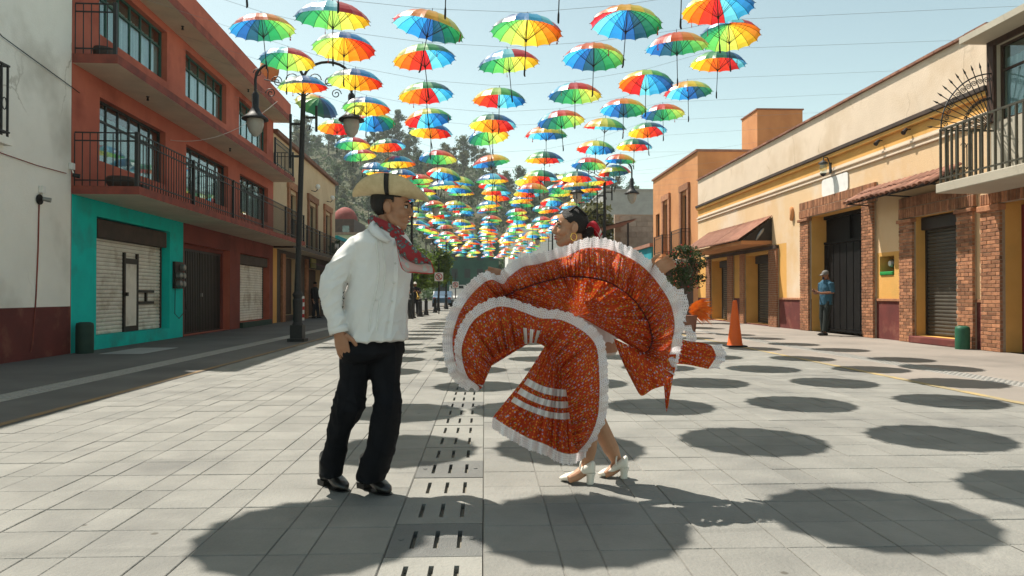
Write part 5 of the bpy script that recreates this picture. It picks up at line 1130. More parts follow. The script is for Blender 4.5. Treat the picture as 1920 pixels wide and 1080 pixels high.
# straw hat
M['straw'] = mat('woven_straw', (.70, .57, .35), (.60, .48, .28), 30, .75, .6, 260, spec=.25); hat = empty('straw_hat', hc + UP * .07, 0, 'wide straw hat with upturned brim and black band worn by the man', 'hat')
hx = m_(733, 372, .0); TH = Matrix.Translation(hx) @ Matrix.Rotation(R(-6), 4, 'Z') @ Matrix.Rotation(R(4.5), 4, 'Y')
def brim(x, r_, a):                      # elliptical brim: long fore and aft, rolled up high at the sides
    ca, sa = math.cos(a), math.sin(a); X = ca * (.085 + (.208 - .085) * r_); Y = sa * (.075 + (.165 - .075) * r_); lift = .105 * (abs(sa) ** 1.6) * r_ ** 1.7 - .016 * (abs(ca) ** 4) * r_ ** 2
    Y *= 1 - .22 * r_ ** 2 * abs(sa) ** 2; return Vector((X, Y, .012 + lift + x))
b = MB(); b.grid([[TH @ brim(0, j / 10, 2 * math.pi * k / 64) for k in range(64)] for j in range(11)], closed_v=True); o = b.build('brim', M['straw'], hat, True); o.modifiers.new('th', 'SOLIDIFY').thickness = .004
b = MB(); prof = [(1.0, .010), (1.0, .05), (.95, .085), (.8, .108), (.5, .115), (.2, .104), (.0, .100)]; b.grid([[TH @ Vector((.0865 * r_ * math.cos(2 * math.pi * k / 40), .0765 * r_ * math.sin(2 * math.pi * k / 40), z)) for k in range(40)] for r_, z in prof], closed_v=True); b.build('crown', M['straw'], hat, True)
b = MB(); b.grid([[TH @ Vector((.0885 * math.cos(2 * math.pi * k / 40), .0785 * math.sin(2 * math.pi * k / 40), z)) for k in range(40)] for z in (.016, .04)], closed_v=True); b.build('hat_band', M['black'], hat, True)
for sg in (-1, 1):
    b = MB(); rows = []
    for j in range(13):
        r_ = j / 12; a = sg * math.pi / 2; p0 = brim(0, r_, a - .075 * (1.4 - .6 * r_)); p1 = brim(0, r_, a + .075 * (1.4 - .6 * r_)); n_ = Vector((0, sg * .8, -.5)).normalized() * .0065; rows.append([TH @ (p0 + n_), TH @ (p1 + n_)])
    b.grid(rows); o = b.build('ribbon', M['black'], hat, True); o.modifiers.new('th', 'SOLIDIFY').thickness = .003
# neckerchief
def scarf_mat(name, base, c2, c3, sc):
    m = bpy.data.materials.new(name); m.use_nodes = True; N = m.node_tree.nodes; L = m.node_tree.links; p = N['Principled BSDF']; p.inputs['Roughness'].default_value = .8
    g = N.new('ShaderNodeNewGeometry'); v = N.new('ShaderNodeTexVoronoi'); v.inputs['Scale'].default_value = sc; L.new(g.outputs['Position'], v.inputs['Vector'])
    r1 = N.new('ShaderNodeValToRGB'); cr = r1.color_ramp; cr.interpolation = 'CONSTANT'; cr.elements[0].color = (*c3, 1); cr.elements[1].position = .17; cr.elements[1].color = (*c2, 1); e = cr.elements.new(.46); e.color = (*base, 1)
    L.new(v.outputs['Distance'], r1.inputs[0]); L.new(r1.outputs[0], p.inputs['Base Color'])
    t = N.new('ShaderNodeBsdfTranslucent'); L.new(r1.outputs[0], t.inputs[0]); x = N.new('ShaderNodeMixShader'); x.inputs[0].default_value = .25; L.new(p.outputs[0], x.inputs[1]); L.new(t.outputs[0], x.inputs[2]); L.new(x.outputs[0], N['Material Output'].inputs[0]); return m
SC1 = scarf_mat('red_paisley', (.33, .028, .035), (.09, .15, .15), (.45, .38, .34), 48); SC2 = scarf_mat('pale_reverse', (.62, .42, .42), (.5, .55, .53), (.68, .5, .5), 38); SC3 = mat('scarf_border', (.5, .03, .035), (.42, .03, .03), 8, .8)
sf = empty('neckerchief', m_(735, 437, -.14), 0, 'red paisley neckerchief knotted at the neck with a blowing tail', 'neckerchief')
b = MB(); rows = []
nb = TM @ Vector((-.035, 0, -.125))
for k in range(25):
    a = 2 * math.pi * k / 24; dx, dy = math.cos(a), math.sin(a); c = nb + Vector((dx * .080 + .006, dy * .076, -.034 * dx + .020)); rows.append([c + Vector((dx * q * .018, dy * q * .018, h_)) for q, h_ in ((.0, .026), (.7, .012), (1.1, -.006), (.8, -.024), (.1, -.032))])
b.grid(rows); b.build('neck_wrap', SC1, sf, True)
b = MB(); kp = m_(739, 439, -.165); ell(b, kp, (.024, .02, .02), None, 14, 10); b.build('knot', SC1, sf, True)
def patch(rows, nu, nv, fn=None):
    A = [catmull(r_, nu) for r_ in rows]; G = [catmull([A[i][k] for i in range(len(A))], nv) for k in range(nu + 1)]; return G
def cloth(name, G, base_depth, m, parent, disp=None, uvs=1.0):
    nu, nv = len(G), len(G[0]); P = [[at(g[0], g[1], base_depth + g[2] + (disp(i / (nu - 1), j / (nv - 1)) if disp else 0)) for j, g in enumerate(row)] for i, row in enumerate(G)]
    b = MB(); b.grid(P); U = np.zeros((nu, nv)); W = np.zeros((nu, nv))
    for i in range(1, nu): U[i] = U[i - 1] + np.mean([(P[i][j] - P[i - 1][j]).length for j in range(nv)])
    for j in range(1, nv): W[:, j] = W[:, j - 1] + [(P[i][j] - P[i][j - 1]).length for i in range(nu)]
    b.uv = np.stack([U.ravel() * uvs, W.ravel() * uvs], 1); return b.build(name, m, parent, True), P
fl = lambda u, v: .012 * math.sin(u * 7 + v * 3) + .008 * math.sin(v * 9 - u * 4)
o, _ = cloth('upper_tail', patch([[(738, 432, -.18), (756, 444, -.20), (780, 466, -.21), (806, 488, -.20)], [(740, 444, -.19), (756, 462, -.22), (782, 482, -.23), (809, 497, -.21)], [(742, 452, -.18), (752, 478, -.20), (778, 494, -.22), (803, 494, -.20)]], 24, 10), YM, SC1, sf, fl); o.modifiers.new('th', 'SOLIDIFY').thickness = .002
o, _ = cloth('lower_tail', patch([[(739, 440, -.17), (757, 470, -.185), (780, 486, -.19), (808, 490, -.185)], [(742, 452, -.165), (754, 488, -.185), (782, 499, -.19), (811, 502, -.18)], [(744, 458, -.16), (757, 506, -.17), (784, 511, -.17), (812, 512, -.165)]], 24, 10), YM, SC2, sf, fl); o.modifiers.new('th', 'SOLIDIFY').thickness = .002
b = MB(); b.tube([at(*q[:2], YM + q[2]) for q in catmull([(744, 458, -.165), (749, 486, -.18), (757, 506, -.176), (784, 511.5, -.176), (812, 512, -.17), (811, 500, -.186), (806, 488, -.205)], 30)], .0028, 6); b.build('border', SC3, sf)
# ------------------------------------------------------------------ the woman
YW = 4.07
def w_(px, py, dd=0): return at(px, py, YW + dd)
woman = empty('person', (w_(1115, 905).x, YW, 0), 0, 'woman dancing in orange floral ruffled dress with white heeled shoes', 'person')
SKW = skin('warm_skin', (.46, .24, .14)); hw_ = w_(1069, 427); TW = Matrix.Translation(hw_) @ Matrix.Rotation(R(180 + 8), 4, 'Z') @ Matrix.Rotation(R(-2), 4, 'Y') @ Matrix.Scale(.93, 4)
b = MB(); head_shapes(b, TW, .95)
def wrow(py, xc, a, c): return (w_(xc, py, .06), Vector((a, 0, 0)), Vector((0, c, 0)))
loft(b, [wrow(660, 1110, .15, .11), wrow(610, 1108, .125, .09), wrow(570, 1104, .115, .085), wrow(530, 1100, .14, .10), wrow(505, 1096, .15, .085), wrow(492, 1092, .11, .07), wrow(480, 1086, .055, .05)])
b.tube([w_(1070, 503, .10), w_(1015, 532, .0), w_(985, 528, -.08), w_(952, 522, -.12)], [.042, .036, .03, .024], 12); hand_shapes(b, w_(952, 522, -.12), Vector((-.85, -.3, .2)), Vector((.2, 0, .95)), Vector((.1, .95, 0)), .16, .5, 1)
b.tube([w_(1122, 503, .02), w_(1170, 548, .0), w_(1195, 536, -.06), w_(1222, 512, -.10)], [.042, .036, .03, .024], 12); hand_shapes(b, w_(1222, 512, -.10), Vector((.75, -.3, .5)), Vector((-.5, 0, .8)), Vector((.1, .95, 0)), .16, .5, -1)
b.tube([w_(1098, 655, .0), w_(1104, 775, -.06), w_(1107, 800, -.05), w_(1103, 845, -.03), w_(1100, 872, -.02), w_(1096, 886, -.02)], [.085, .055, .052, .046, .031, .034], 14)
b.tube([w_(1108, 655, .12), w_(1112, 765, .06), w_(1122, 795, .06), w_(1146, 842, .10), w_(1156, 864, .11), w_(1157, 878, .11)], [.085, .055, .052, .047, .031, .033], 14)
b.tube([w_(1098, 880, -.02), w_(1080, 893, -.05), w_(1066, 899, -.06)], [.034, .03, .022], 10); b.tube([w_(1158, 873, .11), w_(1145, 884, .08), w_(1134, 890, .07)], [.034, .03, .02], 10)
link('body', remesh(b, .0046, 2), woman).data.materials.append(SKW); face_parts(TW, woman, mat('red_lipstick', (.42, .02, .03), (.36, .02, .025), 6, .35))
b = MB(); rows = []
for j in range(61):
    th = math.pi * j / 60; rows.append([Vector((-.018 + .100 * math.sin(th) * math.cos(a), .0775 * math.sin(th) * math.sin(a), .034 + .0905 * math.cos(th))) for a in [2 * math.pi * k / 92 for k in range(92)]])
b.grid(rows, closed_v=True)
def kp_(v):
    x, y, z = v
    if x > .066 + (z - .09) * .3 or z < -.06: return False
    if x > -.022 + (z + .03) * .95: return False
    return not (((x + .006) / .022) ** 2 + ((z + .006) / .036) ** 2 < 1 and abs(y) > .03)
b.f = [f for f in b.f if all(kp_(b.v[i]) for i in f)]; b.m = [0] * len(b.f); b.v = [tuple(TW @ Vector(v)) for v in b.v]; hr = b.build('hair', M['hair'], woman, True); hr.modifiers.new('th', 'SOLIDIFY').thickness = .007
b = MB(); ell(b, TW @ Vector((-.108, 0, -.01)), (.042, .045, .05), None, 16, 12)
for k in range(5):
    a = k * 1.25; b.tube([TW @ Vector((-.095 + .03 * math.cos(a + q), .035 * math.sin(a * 2 + q), -.01 + .045 * math.sin(a + q))) for q in (0, .6, 1.2, 1.8)], .014, 8)
b.build('hair_bun', M['hair'], hr, True)
for k in range(4):
    y0 = -.045 + k * .03; b = MB(); b.tube([TW @ Vector((.055 - .02 * abs(k - 1.5), y0, .105 - .01 * abs(k - 1.5))), TW @ Vector((-.02, y0 * 1.25, .126)), TW @ Vector((-.09, y0, .075))], [.006, .009, .007], 6); b.build('braid', M['hair'], hr, True)
M['ribbon_red'] = mat('red_ribbon', (.5, .015, .03), (.4, .012, .025), 8, .5, trans=.2); M['ribbon_white'] = mat('white_ribbon', (.8, .78, .76), (.74, .72, .7), 8, .5, trans=.2)
rb_ = empty('hair_ribbon', w_(1110, 430), 0, 'red and white ribbons tied in the woman hair', 'ribbon')
for k, (a, mm) in enumerate(((-.9, 'ribbon_red'), (-.55, 'ribbon_white'), (-.2, 'ribbon_red'), (.15, 'ribbon_white'), (.5, 'ribbon_red'), (.8, 'ribbon_red'))):
    b = MB(); c = w_(1101, 424, -.05 + .012 * k); rows = []
    for i in range(10):
        t = i / 9; ang = a * .55 - 1.1 + .3 * math.sin(t * 4 + k); p = c + Vector((math.cos(ang) * .0 + .085 * t * math.cos(a * .7), .01 * math.sin(5 * t + k), .03 * math.sin(math.pi * t) - .10 * t * (.6 + .35 * math.sin(a)))); w = Vector((.4, .0, .9)).normalized() * (.014 + .004 * math.sin(3 * t + k)); rows.append([p - w, p + w])
    b.grid(rows); o = b.build('ribbon_loop', M[mm], rb_, True); o.modifiers.new('th', 'SOLIDIFY').thickness = .0015
er = MB(); ec = TW @ Vector((-.004, .078, -.062)); er.tube([ec + Vector((.017 * math.cos(a), 0, .021 * math.sin(a))) for a in [2 * math.pi * i / 20 for i in range(21)]], .0025, 6); tag(er.build('earring', mat('gold', (.8, .55, .15), (.75, .5, .12), 5, .25, metal=1.)), 'gold hoop earring worn by the woman', 'earring')
# shoes
M['shoe'] = mat('white_leather', (.74, .70, .62), (.68, .64, .56), 10, .4, .1, 80, spec=.5)
def heel_shoe(heel, toe, d0):
    h, t = on_ground(*heel), on_ground(*toe); d = t - h; L = d.length; d.normalize(); s = Vector((-d.y, d.x, 0)); b = MB(); k = L / .24
    loft(b, [(h + d * a * k + UP * (z0 + z1) / 2, s * w, UP * (z1 - z0) / 2) for a, w, z0, z1 in ((-.005, .018, .062, .125), (.012, .030, .056, .135), (.045, .034, .054, .118), (.085, .033, .042, .092), (.125, .036, .02, .068), (.165, .042, .006, .055), (.205, .037, .004, .042), (.232, .02, .006, .028), (.243, .008, .010, .022))], 18)
    o = link('shoe', remesh(b, .0045, 2), woman); o.data.materials.append(M['shoe'])
    b = MB(); loft(b, [(h + d * (.022 + q) * k + UP * z, d * r_, s * r_ * .95) for z, r_, q in ((.0, .021, .006), (.03, .021, .004), (.062, .028, .0))], 14); b.build('heel', M['shoe'], o)
    b = MB(); pts = [h + d * .085 * k + s * .036 * math.cos(a) + UP * (.085 + .042 * math.sin(a)) for a in [math.pi * i / 10 for i in range(11)]]; b.tube(pts, .005, 6); b.build('strap', M['shoe'], o)
heel_shoe((1114, 908), (1050, 901), 0); heel_shoe((1176, 897), (1122, 893), 0)
# blouse under the skirt
b = MB(); loft(b, [wrow(665, 1108, .15, .105), wrow(610, 1108, .135, .098), wrow(570, 1104, .125, .092), wrow(530, 1100, .15, .108), wrow(508, 1096, .155, .09), wrow(497, 1093, .12, .078)], 24)
me_ = remesh(b, .01, 2, wrinkle(.004, 12)); me_.materials.append(M['ribbon_white']); link('blouse', me_, woman)
# ------------------------------------------------------------------ the swirling dress
def floral():
    m = bpy.data.materials.new('orange_floral_cotton'); m.use_nodes = True; N = m.node_tree.nodes; L = m.node_tree.links; p = N['Principled BSDF']; p.inputs['Roughness'].default_value = .8; p.inputs['Specular IOR Level'].default_value = .2
    uv = N.new('ShaderNodeTexCoord'); col = None
    def vor(sc, off):
        mp = N.new('ShaderNodeMapping'); mp.inputs['Location'].default_value = (off, off * .7, 0); L.new(uv.outputs['UV'], mp.inputs[0]); v = N.new('ShaderNodeTexVoronoi'); v.voronoi_dimensions = '2D'; v.inputs['Scale'].default_value = sc; v.inputs['Randomness'].default_value = .85; L.new(mp.outputs[0], v.inputs['Vector']); return v
    def mth(op, a, b=None):
        x = N.new('ShaderNodeMath'); x.operation = op
        for i, q in enumerate((a, b)):
            if q is None: continue
            if isinstance(q, (int, float)): x.inputs[i].default_value = q
            else: L.new(q, x.inputs[i])
        return x.outputs[0]
    def mix(f, a, b):
        x = N.new('ShaderNodeMix'); x.data_type = 'RGBA'; L.new(f, x.inputs[0])
        for i, q in ((6, a), (7, b)):
            if isinstance(q, tuple): x.inputs[i].default_value = (*q, 1)
            else: L.new(q, x.inputs[i])
        return x.outputs[2]
    nz = N.new('ShaderNodeTexNoise'); nz.inputs['Scale'].default_value = 6; L.new(uv.outputs['UV'], nz.inputs['Vector'])
    col = mix(nz.outputs[0], (.52, .062, .014), (.38, .036, .012))
    for sc, off, kind in ((58, 0, 0), (48, 3.3, 1), (46, 7.1, 2)):
        v = vor(sc, off); d = v.outputs['Distance']; sep = N.new('ShaderNodeSeparateColor'); L.new(v.outputs['Color'], sep.inputs[0]); rnd_ = sep.outputs[0]
        if kind == 0:
            ring = mth('MULTIPLY', mth('GREATER_THAN', d, .12), mth('LESS_THAN', d, .22)); on = mth('GREATER_THAN', rnd_, .30); col = mix(mth('MULTIPLY', ring, on), col, (.78, .36, .04)); col = mix(mth('MULTIPLY', mth('LESS_THAN', d, .10), on), col, (.62, .12, .02))
        elif kind == 1:
            on = mth('GREATER_THAN', rnd_, .62); col = mix(mth('MULTIPLY', mth('LESS_THAN', d, .22), on), col, (.62, .55, .62)); col = mix(mth('MULTIPLY', mth('LESS_THAN', d, .13), on), col, (.05, .07, .30))
        else:
            on = mth('GREATER_THAN', rnd_, .70); col = mix(mth('MULTIPLY', mth('LESS_THAN', d, .17), on), col, (.16, .26, .03))
    L.new(col, p.inputs['Base Color']); t = N.new('ShaderNodeBsdfTranslucent'); L.new(col, t.inputs[0]); x = N.new('ShaderNodeMixShader'); x.inputs[0].default_value = .27; L.new(p.outputs[0], x.inputs[1]); L.new(t.outputs[0], x.inputs[2]); L.new(x.outputs[0], N['Material Output'].inputs[0]); return m
def lace_mat():
    m = bpy.data.materials.new('white_lace'); m.use_nodes = True; N = m.node_tree.nodes; L = m.node_tree.links; p = N['Principled BSDF']; p.inputs['Base Color'].default_value = (.80, .77, .78, 1); p.inputs['Roughness'].default_value = .8
    uv = N.new('ShaderNodeTexCoord'); v = N.new('ShaderNodeTexVoronoi'); v.voronoi_dimensions = '2D'; v.inputs['Scale'].default_value = 95; v.inputs['Randomness'].default_value = .35; L.new(uv.outputs['UV'], v.inputs['Vector'])
    g = N.new('ShaderNodeMath'); g.operation = 'LESS_THAN'; g.inputs[1].default_value = .19; L.new(v.outputs['Distance'], g.inputs[0]); g2 = N.new('ShaderNodeMath'); g2.operation = 'MULTIPLY'; g2.inputs[1].default_value = .8; L.new(g.outputs[0], g2.inputs[0])
    t = N.new('ShaderNodeBsdfTranslucent'); t.inputs[0].default_value = (.8, .76, .78, 1); a = N.new('ShaderNodeMixShader'); a.inputs[0].default_value = .4; L.new(p.outputs[0], a.inputs[1]); L.new(t.outputs[0], a.inputs[2])
    tr = N.new('ShaderNodeBsdfTransparent'); x = N.new('ShaderNodeMixShader'); L.new(g2.outputs[0], x.inputs[0]); L.new(a.outputs[0], x.inputs[1]); L.new(tr.outputs[0], x.inputs[2]); L.new(x.outputs[0], N['Material Output'].inputs[0]); return m
FLO, LACE = floral(), lace_mat()
dress = empty('swirling_skirt', w_(1100, 640, -.2), 0, 'orange floral skirt swung up in a wide fan with white lace edges', 'skirt')
def toward(P, C, d): out = []; [out.append((p[0] + (c[0] - p[0]) * d / max(1, math.hypot(c[0] - p[0], c[1] - p[1])), p[1] + (c[1] - p[1]) * d / max(1, math.hypot(c[0] - p[0], c[1] - p[1])))) for p, c in zip(P, C)]; return out
def lace_band(name, outer, inner, dd_o, dd_i, n, parent, scal=.03, ruff=.012, phase=0., dfn=lambda u: 0.):
    O, I = catmull([(p[0], p[1], d) for p, d in zip(outer, dd_o)], n), catmull([(p[0], p[1], d) for p, d in zip(inner, dd_i)], n); rows = []; L_ = 0; uvs = []; prev = None; m = 5
    for k in range(n + 1):
        q_ = dfn(k / n); a, c = at(I[k][0], I[k][1], YW + I[k][2] + q_), at(O[k][0], O[k][1], YW + O[k][2] + q_)
        if prev is not None: L_ += (c - prev).length
        prev = c; sc = 1 + .13 * abs(math.sin(L_ * math.pi / scal)) - .06; row = []
        for j in range(m + 1):
            t = j / m; p = a.lerp(c, t * sc); p = p + Vector((0, ruff * t * (math.sin(L_ * 58 + phase) + .6 * math.sin(L_ * 131 + 1 + phase)) - .004, .3 * ruff * t * math.sin(L_ * 83))); row.append(p); uvs.append((L_, t * (a - c).length))
        rows.append(row)
    b = MB(); b.grid(rows); b.uv = np.array(uvs); return b.build(name, LACE, parent, True)
def fold(u, v, k): return math.sin(u * k) * .6 + math.sin(u * k * 1.73 + 1.3 + v) * .4
# rear fan
OUT = [(877, 734), (850, 712), (835, 681), (830, 636), (839, 594), (858, 556), (888, 522), (911, 509), (934, 516), (945, 503), (972, 484), (1002, 478), (1032, 469), (1063, 461), (1093, 448), (1124, 446), (1162, 455), (1200, 474), (1230, 499), (1257, 533), (1272, 560), (1281, 598), (1278, 643), (1272, 674), (1264, 704)]
SEAM = [(915, 690), (905, 676), (900, 655), (900, 630), (908, 605), (920, 582), (934, 566), (944, 558), (954, 552), (970, 545), (1000, 534), (1025, 527), (1048, 522), (1067, 520), (1086, 519), (1124, 524), (1150, 534), (1175, 551), (1192, 567), (1206, 588), (1215, 605), (1222, 632), (1220, 648), (1214, 657), (1204, 663)]
CEN = [(1085 + (s[0] - 1085) * .01, 592 + (s[1] - 592) * .01) for s in SEAM]; MID = [(1085 + (s[0] - 1085) * .62, 592 + (s[1] - 592) * .60) for s in SEAM]
FAB = toward(OUT, SEAM, 18); n_ = len(OUT)
ddo = [-.28, -.28, -.27, -.27, -.26, -.25, -.24, -.23, -.22, -.22, -.21, -.21, -.20, -.20, -.19, -.19, -.18, -.17, -.17, -.17, -.18, -.19, -.20, -.21, -.22]
dds = [d - .075 for d in ddo]; ddm = [d * .3 - .16 for d in ddo]; ddc = [-.16] * n_
z3 = lambda P, D: [(p[0], p[1], d) for p, d in zip(P, D)]
nu_ = 760
def gath(u, k, ph=0.): return 1 - 2 * abs(math.sin(u * k + .35 * math.sin(u * k * .37 + ph) + ph)) ** .8
def d_fl(u, v): return .017 * (1 - v) ** .6 * gath(u, 260) + .034 * (.5 + v) * gath(u, 66, 1.) * (1 - .3 * v) + .050 * v * fold(u, v, 62) + .020 * math.sin(u * 27 + 2 * v)
G = patch([z3(SEAM, dds), z3([((a[0] + c[0]) / 2, (a[1] + c[1]) / 2) for a, c in zip(SEAM, FAB)], [(a + c) / 2 - .05 for a, c in zip(ddo, dds)]), z3(FAB, ddo)], nu_, 22); o, Pf = cloth('flounce', G, YW, FLO, dress, d_fl)
G2 = patch([z3(CEN, ddc), z3([((a[0] + c[0]) / 2, (a[1] + c[1]) / 2) for a, c in zip(CEN, MID)], [-.17] * n_), z3(MID, ddm), z3([(a[0] * .35 + c[0] * .65, a[1] * .35 + c[1] * .65) for a, c in zip(MID, SEAM)], [a * .5 + c * .5 - .02 for a, c in zip(ddm, dds)]), z3(SEAM, dds)], nu_, 34)
def d_in(u, v): return .030 * v * fold(u, v, 44) + .030 * math.sin(v * 11 + u * 9) * (1 - v) * v * 2 + .034 * v ** 2 * gath(u, 75, 2.) + .012 * gath(u, 230) * v ** 4 + .03 * math.exp(-(v / .2) ** 2)
o2, Pi = cloth('skirt_panel', G2, YW, FLO, dress, d_in)
b = MB(); b.tube([p[0] - Vector((0, .006, 0)) for p in Pf], .0045, 6); b.build('seam_cord', mat('dark_red_seam', (.10, .012, .012), (.08, .01, .01), 9, .9), dress)
lace_band('lace_edge', OUT, toward(OUT, SEAM, 19), [d - .01 for d in ddo], [d - .010 for d in ddo], 620, dress, dfn=lambda u: d_fl(u, 1.))
# front sweep, arching from the raised left flap down to the hem
T1o = [(894, 736), (862, 700), (852, 651), (862, 613), (884, 581), (922, 560), (949, 558), (979, 567), (1017, 579), (1055, 583), (1086, 596), (1116, 617), (1133, 643), (1139, 693), (1140, 731), (1138, 770), (1130, 798), (1118, 821), (1100, 846)]
T1i = [(897, 733), (906, 722), (914, 704), (922, 685), (931, 668), (946, 659), (965, 652), (985, 645), (1002, 643), (1018, 648), (1033, 660), (1047, 680), (1056, 705), (1062, 735), (1066, 765), (1070, 795), (1074, 818), (1078, 836), (1084, 848)]
F1 = toward(T1o, T1i, 17); n1 = len(T1o); e1 = [-.38, -.39, -.40, -.40, -.39, -.38, -.375, -.37, -.365, -.36, -.36, -.36, -.37, -.37, -.37, -.37, -.36, -.36, -.35]; i1 = [-.37, -.36, -.355, -.35, -.34, -.33, -.32, -.315, -.31, -.315, -.33, -.35, -.37, -.38, -.385, -.385, -.38, -.37, -.36]
G3 = patch([z3(F1, e1), z3([(a[0] * .5 + c[0] * .5, a[1] * .5 + c[1] * .5) for a, c in zip(F1, T1i)], [(a + c) / 2 - .05 for a, c in zip(e1, i1)]), z3(T1i, i1)], 520, 30)
def d_fr(u, v): return .026 * gath(u, 64) * (.2 + .8 * v) + .014 * gath(u, 190, 2.) * v ** 1.5 + .028 * fold(u, v, 40) * (.5 + .5 * v) + .014 * math.sin(u * 23 + v * 2)
o3, P3 = cloth('front_sweep', G3, YW, FLO, dress, d_fr)
lace_band('lace_edge', T1o, toward(T1o, T1i, 18), [d - .012 for d in e1], [d - .012 for d in e1], 520, dress, phase=2, dfn=lambda u: d_fr(u, 0.))
for u0, u1 in ((.385, .400), (.415, .430), (.443, .456)):
    rows = [[P3[i][j] - Vector((0, .006, 0)) for j in range(15, 31)] for i in range(int(u0 * 520), int(u1 * 520) + 1)]; b = MB(); b.grid(rows); b.build('ribbon_stripe', M['ribbon_white'], dress, True)
# hanging lower skirt with three ribbon bands
R0 = [(1022, 648), (1030, 650), (1038, 652), (1046, 655), (1054, 660), (1062, 668), (1070, 680)]; R1 = [(985, 706), (1002, 716), (1020, 724), (1038, 728), (1054, 730), (1068, 730), (1080, 728)]; R2 = [(948, 752), (975, 768), (1003, 780), (1028, 788), (1052, 792), (1072, 790), (1090, 782)]; R3 = [(924, 782), (952, 800), (988, 820), (1023, 833), (1052, 848), (1078, 850), (1100, 838)]
G4 = patch([z3(R0, [-.22] * 7), z3(R1, [-.22, -.26, -.28, -.27, -.24, -.20, -.16]), z3(R2, [-.23, -.28, -.31, -.30, -.26, -.21, -.16]), z3(R3, [-.23, -.29, -.32, -.32, -.28, -.22, -.17])], 150, 60)
def d_lo(u, v): return v ** .7 * (.060 * gath(u, 11.) + .030 * gath(u, 27, 1.5)) + .005 * gath(u, 80) * v
o4, P4 = cloth('lower_skirt', G4, YW, FLO, dress, d_lo)
for v0, v1 in ((.34, .40), (.46, .52), (.58, .64)):
    b = MB(); b.grid([[P4[i][j] + Vector((0, -.007 - .002 * math.sin(i * .9), 0)) for j in range(int(v0 * 60), int(v1 * 60) + 1)] for i in range(8, 146)]); b.build('ribbon_stripe', M['ribbon_white'], dress, True)
hem = [P4[i][-1] for i in range(0, 151, 3)]
def hem_lace(pts, name, drop, parent):
    rows = []; uvs = []; L_ = 0
    P = catmull([tuple(p) for p in pts], 160)
    for k in range(161):
        p = Vector(P[k]); L_ += (p - Vector(P[max(k - 1, 0)])).length; sc = 1 + .18 * abs(math.sin(L_ * math.pi / .03)); row = []
        for j in range(6): t = j / 5; row.append(p + Vector((-.006 * t, .012 * t * math.sin(L_ * 60) - .004, -drop * t * sc))); uvs.append((L_, t * drop))
        rows.append(row)
    b = MB(); b.grid(rows); b.uv = np.array(uvs); return b.build(name, LACE, parent, True)
hem_lace(hem, 'lace_edge', .05, dress)
# drooping corner and trailing tail on the right
G5 = patch([z3([(1150, 634), (1180, 648), (1210, 658), (1240, 664), (1268, 664)], [-.24, -.27, -.29, -.28, -.25]), z3([(1166, 676), (1188, 692), (1215, 698), (1243, 696), (1266, 690)], [-.25, -.30, -.33, -.31, -.25]), z3([(1190, 724), (1203, 742), (1224, 730), (1248, 722), (1261, 712)], [-.24, -.28, -.31, -.30, -.25])], 70, 26)
o5, P5 = cloth('drooping_corner', G5, YW, FLO, dress, lambda u, v: .03 * v * math.sin(u * 16) + .008 * math.sin(u * 50))
G6 = patch([z3([(1243, 706), (1251, 712), (1262, 706)], [-.27] * 3), z3([(1246, 738), (1251, 745), (1257, 736)], [-.27] * 3), z3([(1248, 764), (1250, 772), (1253, 762)], [-.26] * 3)], 12, 16); cloth('drooping_tip', G6, YW, FLO, dress, lambda u, v: .012 * math.sin(u * 6))
G7 = patch([z3([(1268, 632), (1292, 640), (1315, 642), (1334, 648)], [-.10, -.12, -.13, -.12]), z3([(1270, 658), (1295, 664), (1318, 666), (1342, 668)], [-.12, -.17, -.18, -.15]), z3([(1268, 682), (1290, 684), (1310, 688), (1328, 692)], [-.10, -.13, -.14, -.12])], 50, 24)
o7, P7 = cloth('trailing_tail', G7, YW, FLO, dress, lambda u, v: .022 * math.sin(v * 17) * u + .008 * math.sin(v * 40))
ends = [P7[-1][j] for j in range(0, 25, 2)]; rows = []; uvs = []
for k, p in enumerate(catmull([tuple(q) for q in ends], 60)): rows.append([Vector(p) + Vector((.05 * t * (1 + .15 * abs(math.sin(k * .5))), .014 * t * math.sin(k * .8) - .004, .012 * t * math.sin(k * .45))) for t in (0, .25, .5, .75, 1)]); uvs += [(k * .004, t * .05) for t in (0, .25, .5, .75, 1)]
b = MB(); b.grid(rows); b.uv = np.array(uvs); b.build('lace_edge', LACE, dress, True)
for (pts, ph) in (([(1262, 540, -.10), (1284, 548, -.08), (1290, 572, -.08), (1286, 600, -.10)], 0), ([(1272, 600, -.14), (1300, 618, -.10), (1304, 640, -.1), (1290, 660, -.12)], 1)):
    A = catmull(pts, 60); rows = []; uvs = []
    for k, q in enumerate(A): p = at(q[0], q[1], YW + q[2]); rows.append([p + Vector((-.055 * (1 - t), .016 * t * math.sin(k * .7 + ph) , .012 * math.sin(k * .5) * t)) for t in (0, .33, .66, 1)]); uvs += [(k * .004, t * .05) for t in (0, .33, .66, 1)]
    b = MB(); b.grid(rows); b.uv = np.array(uvs); b.build('lace_frill', LACE, dress, True)
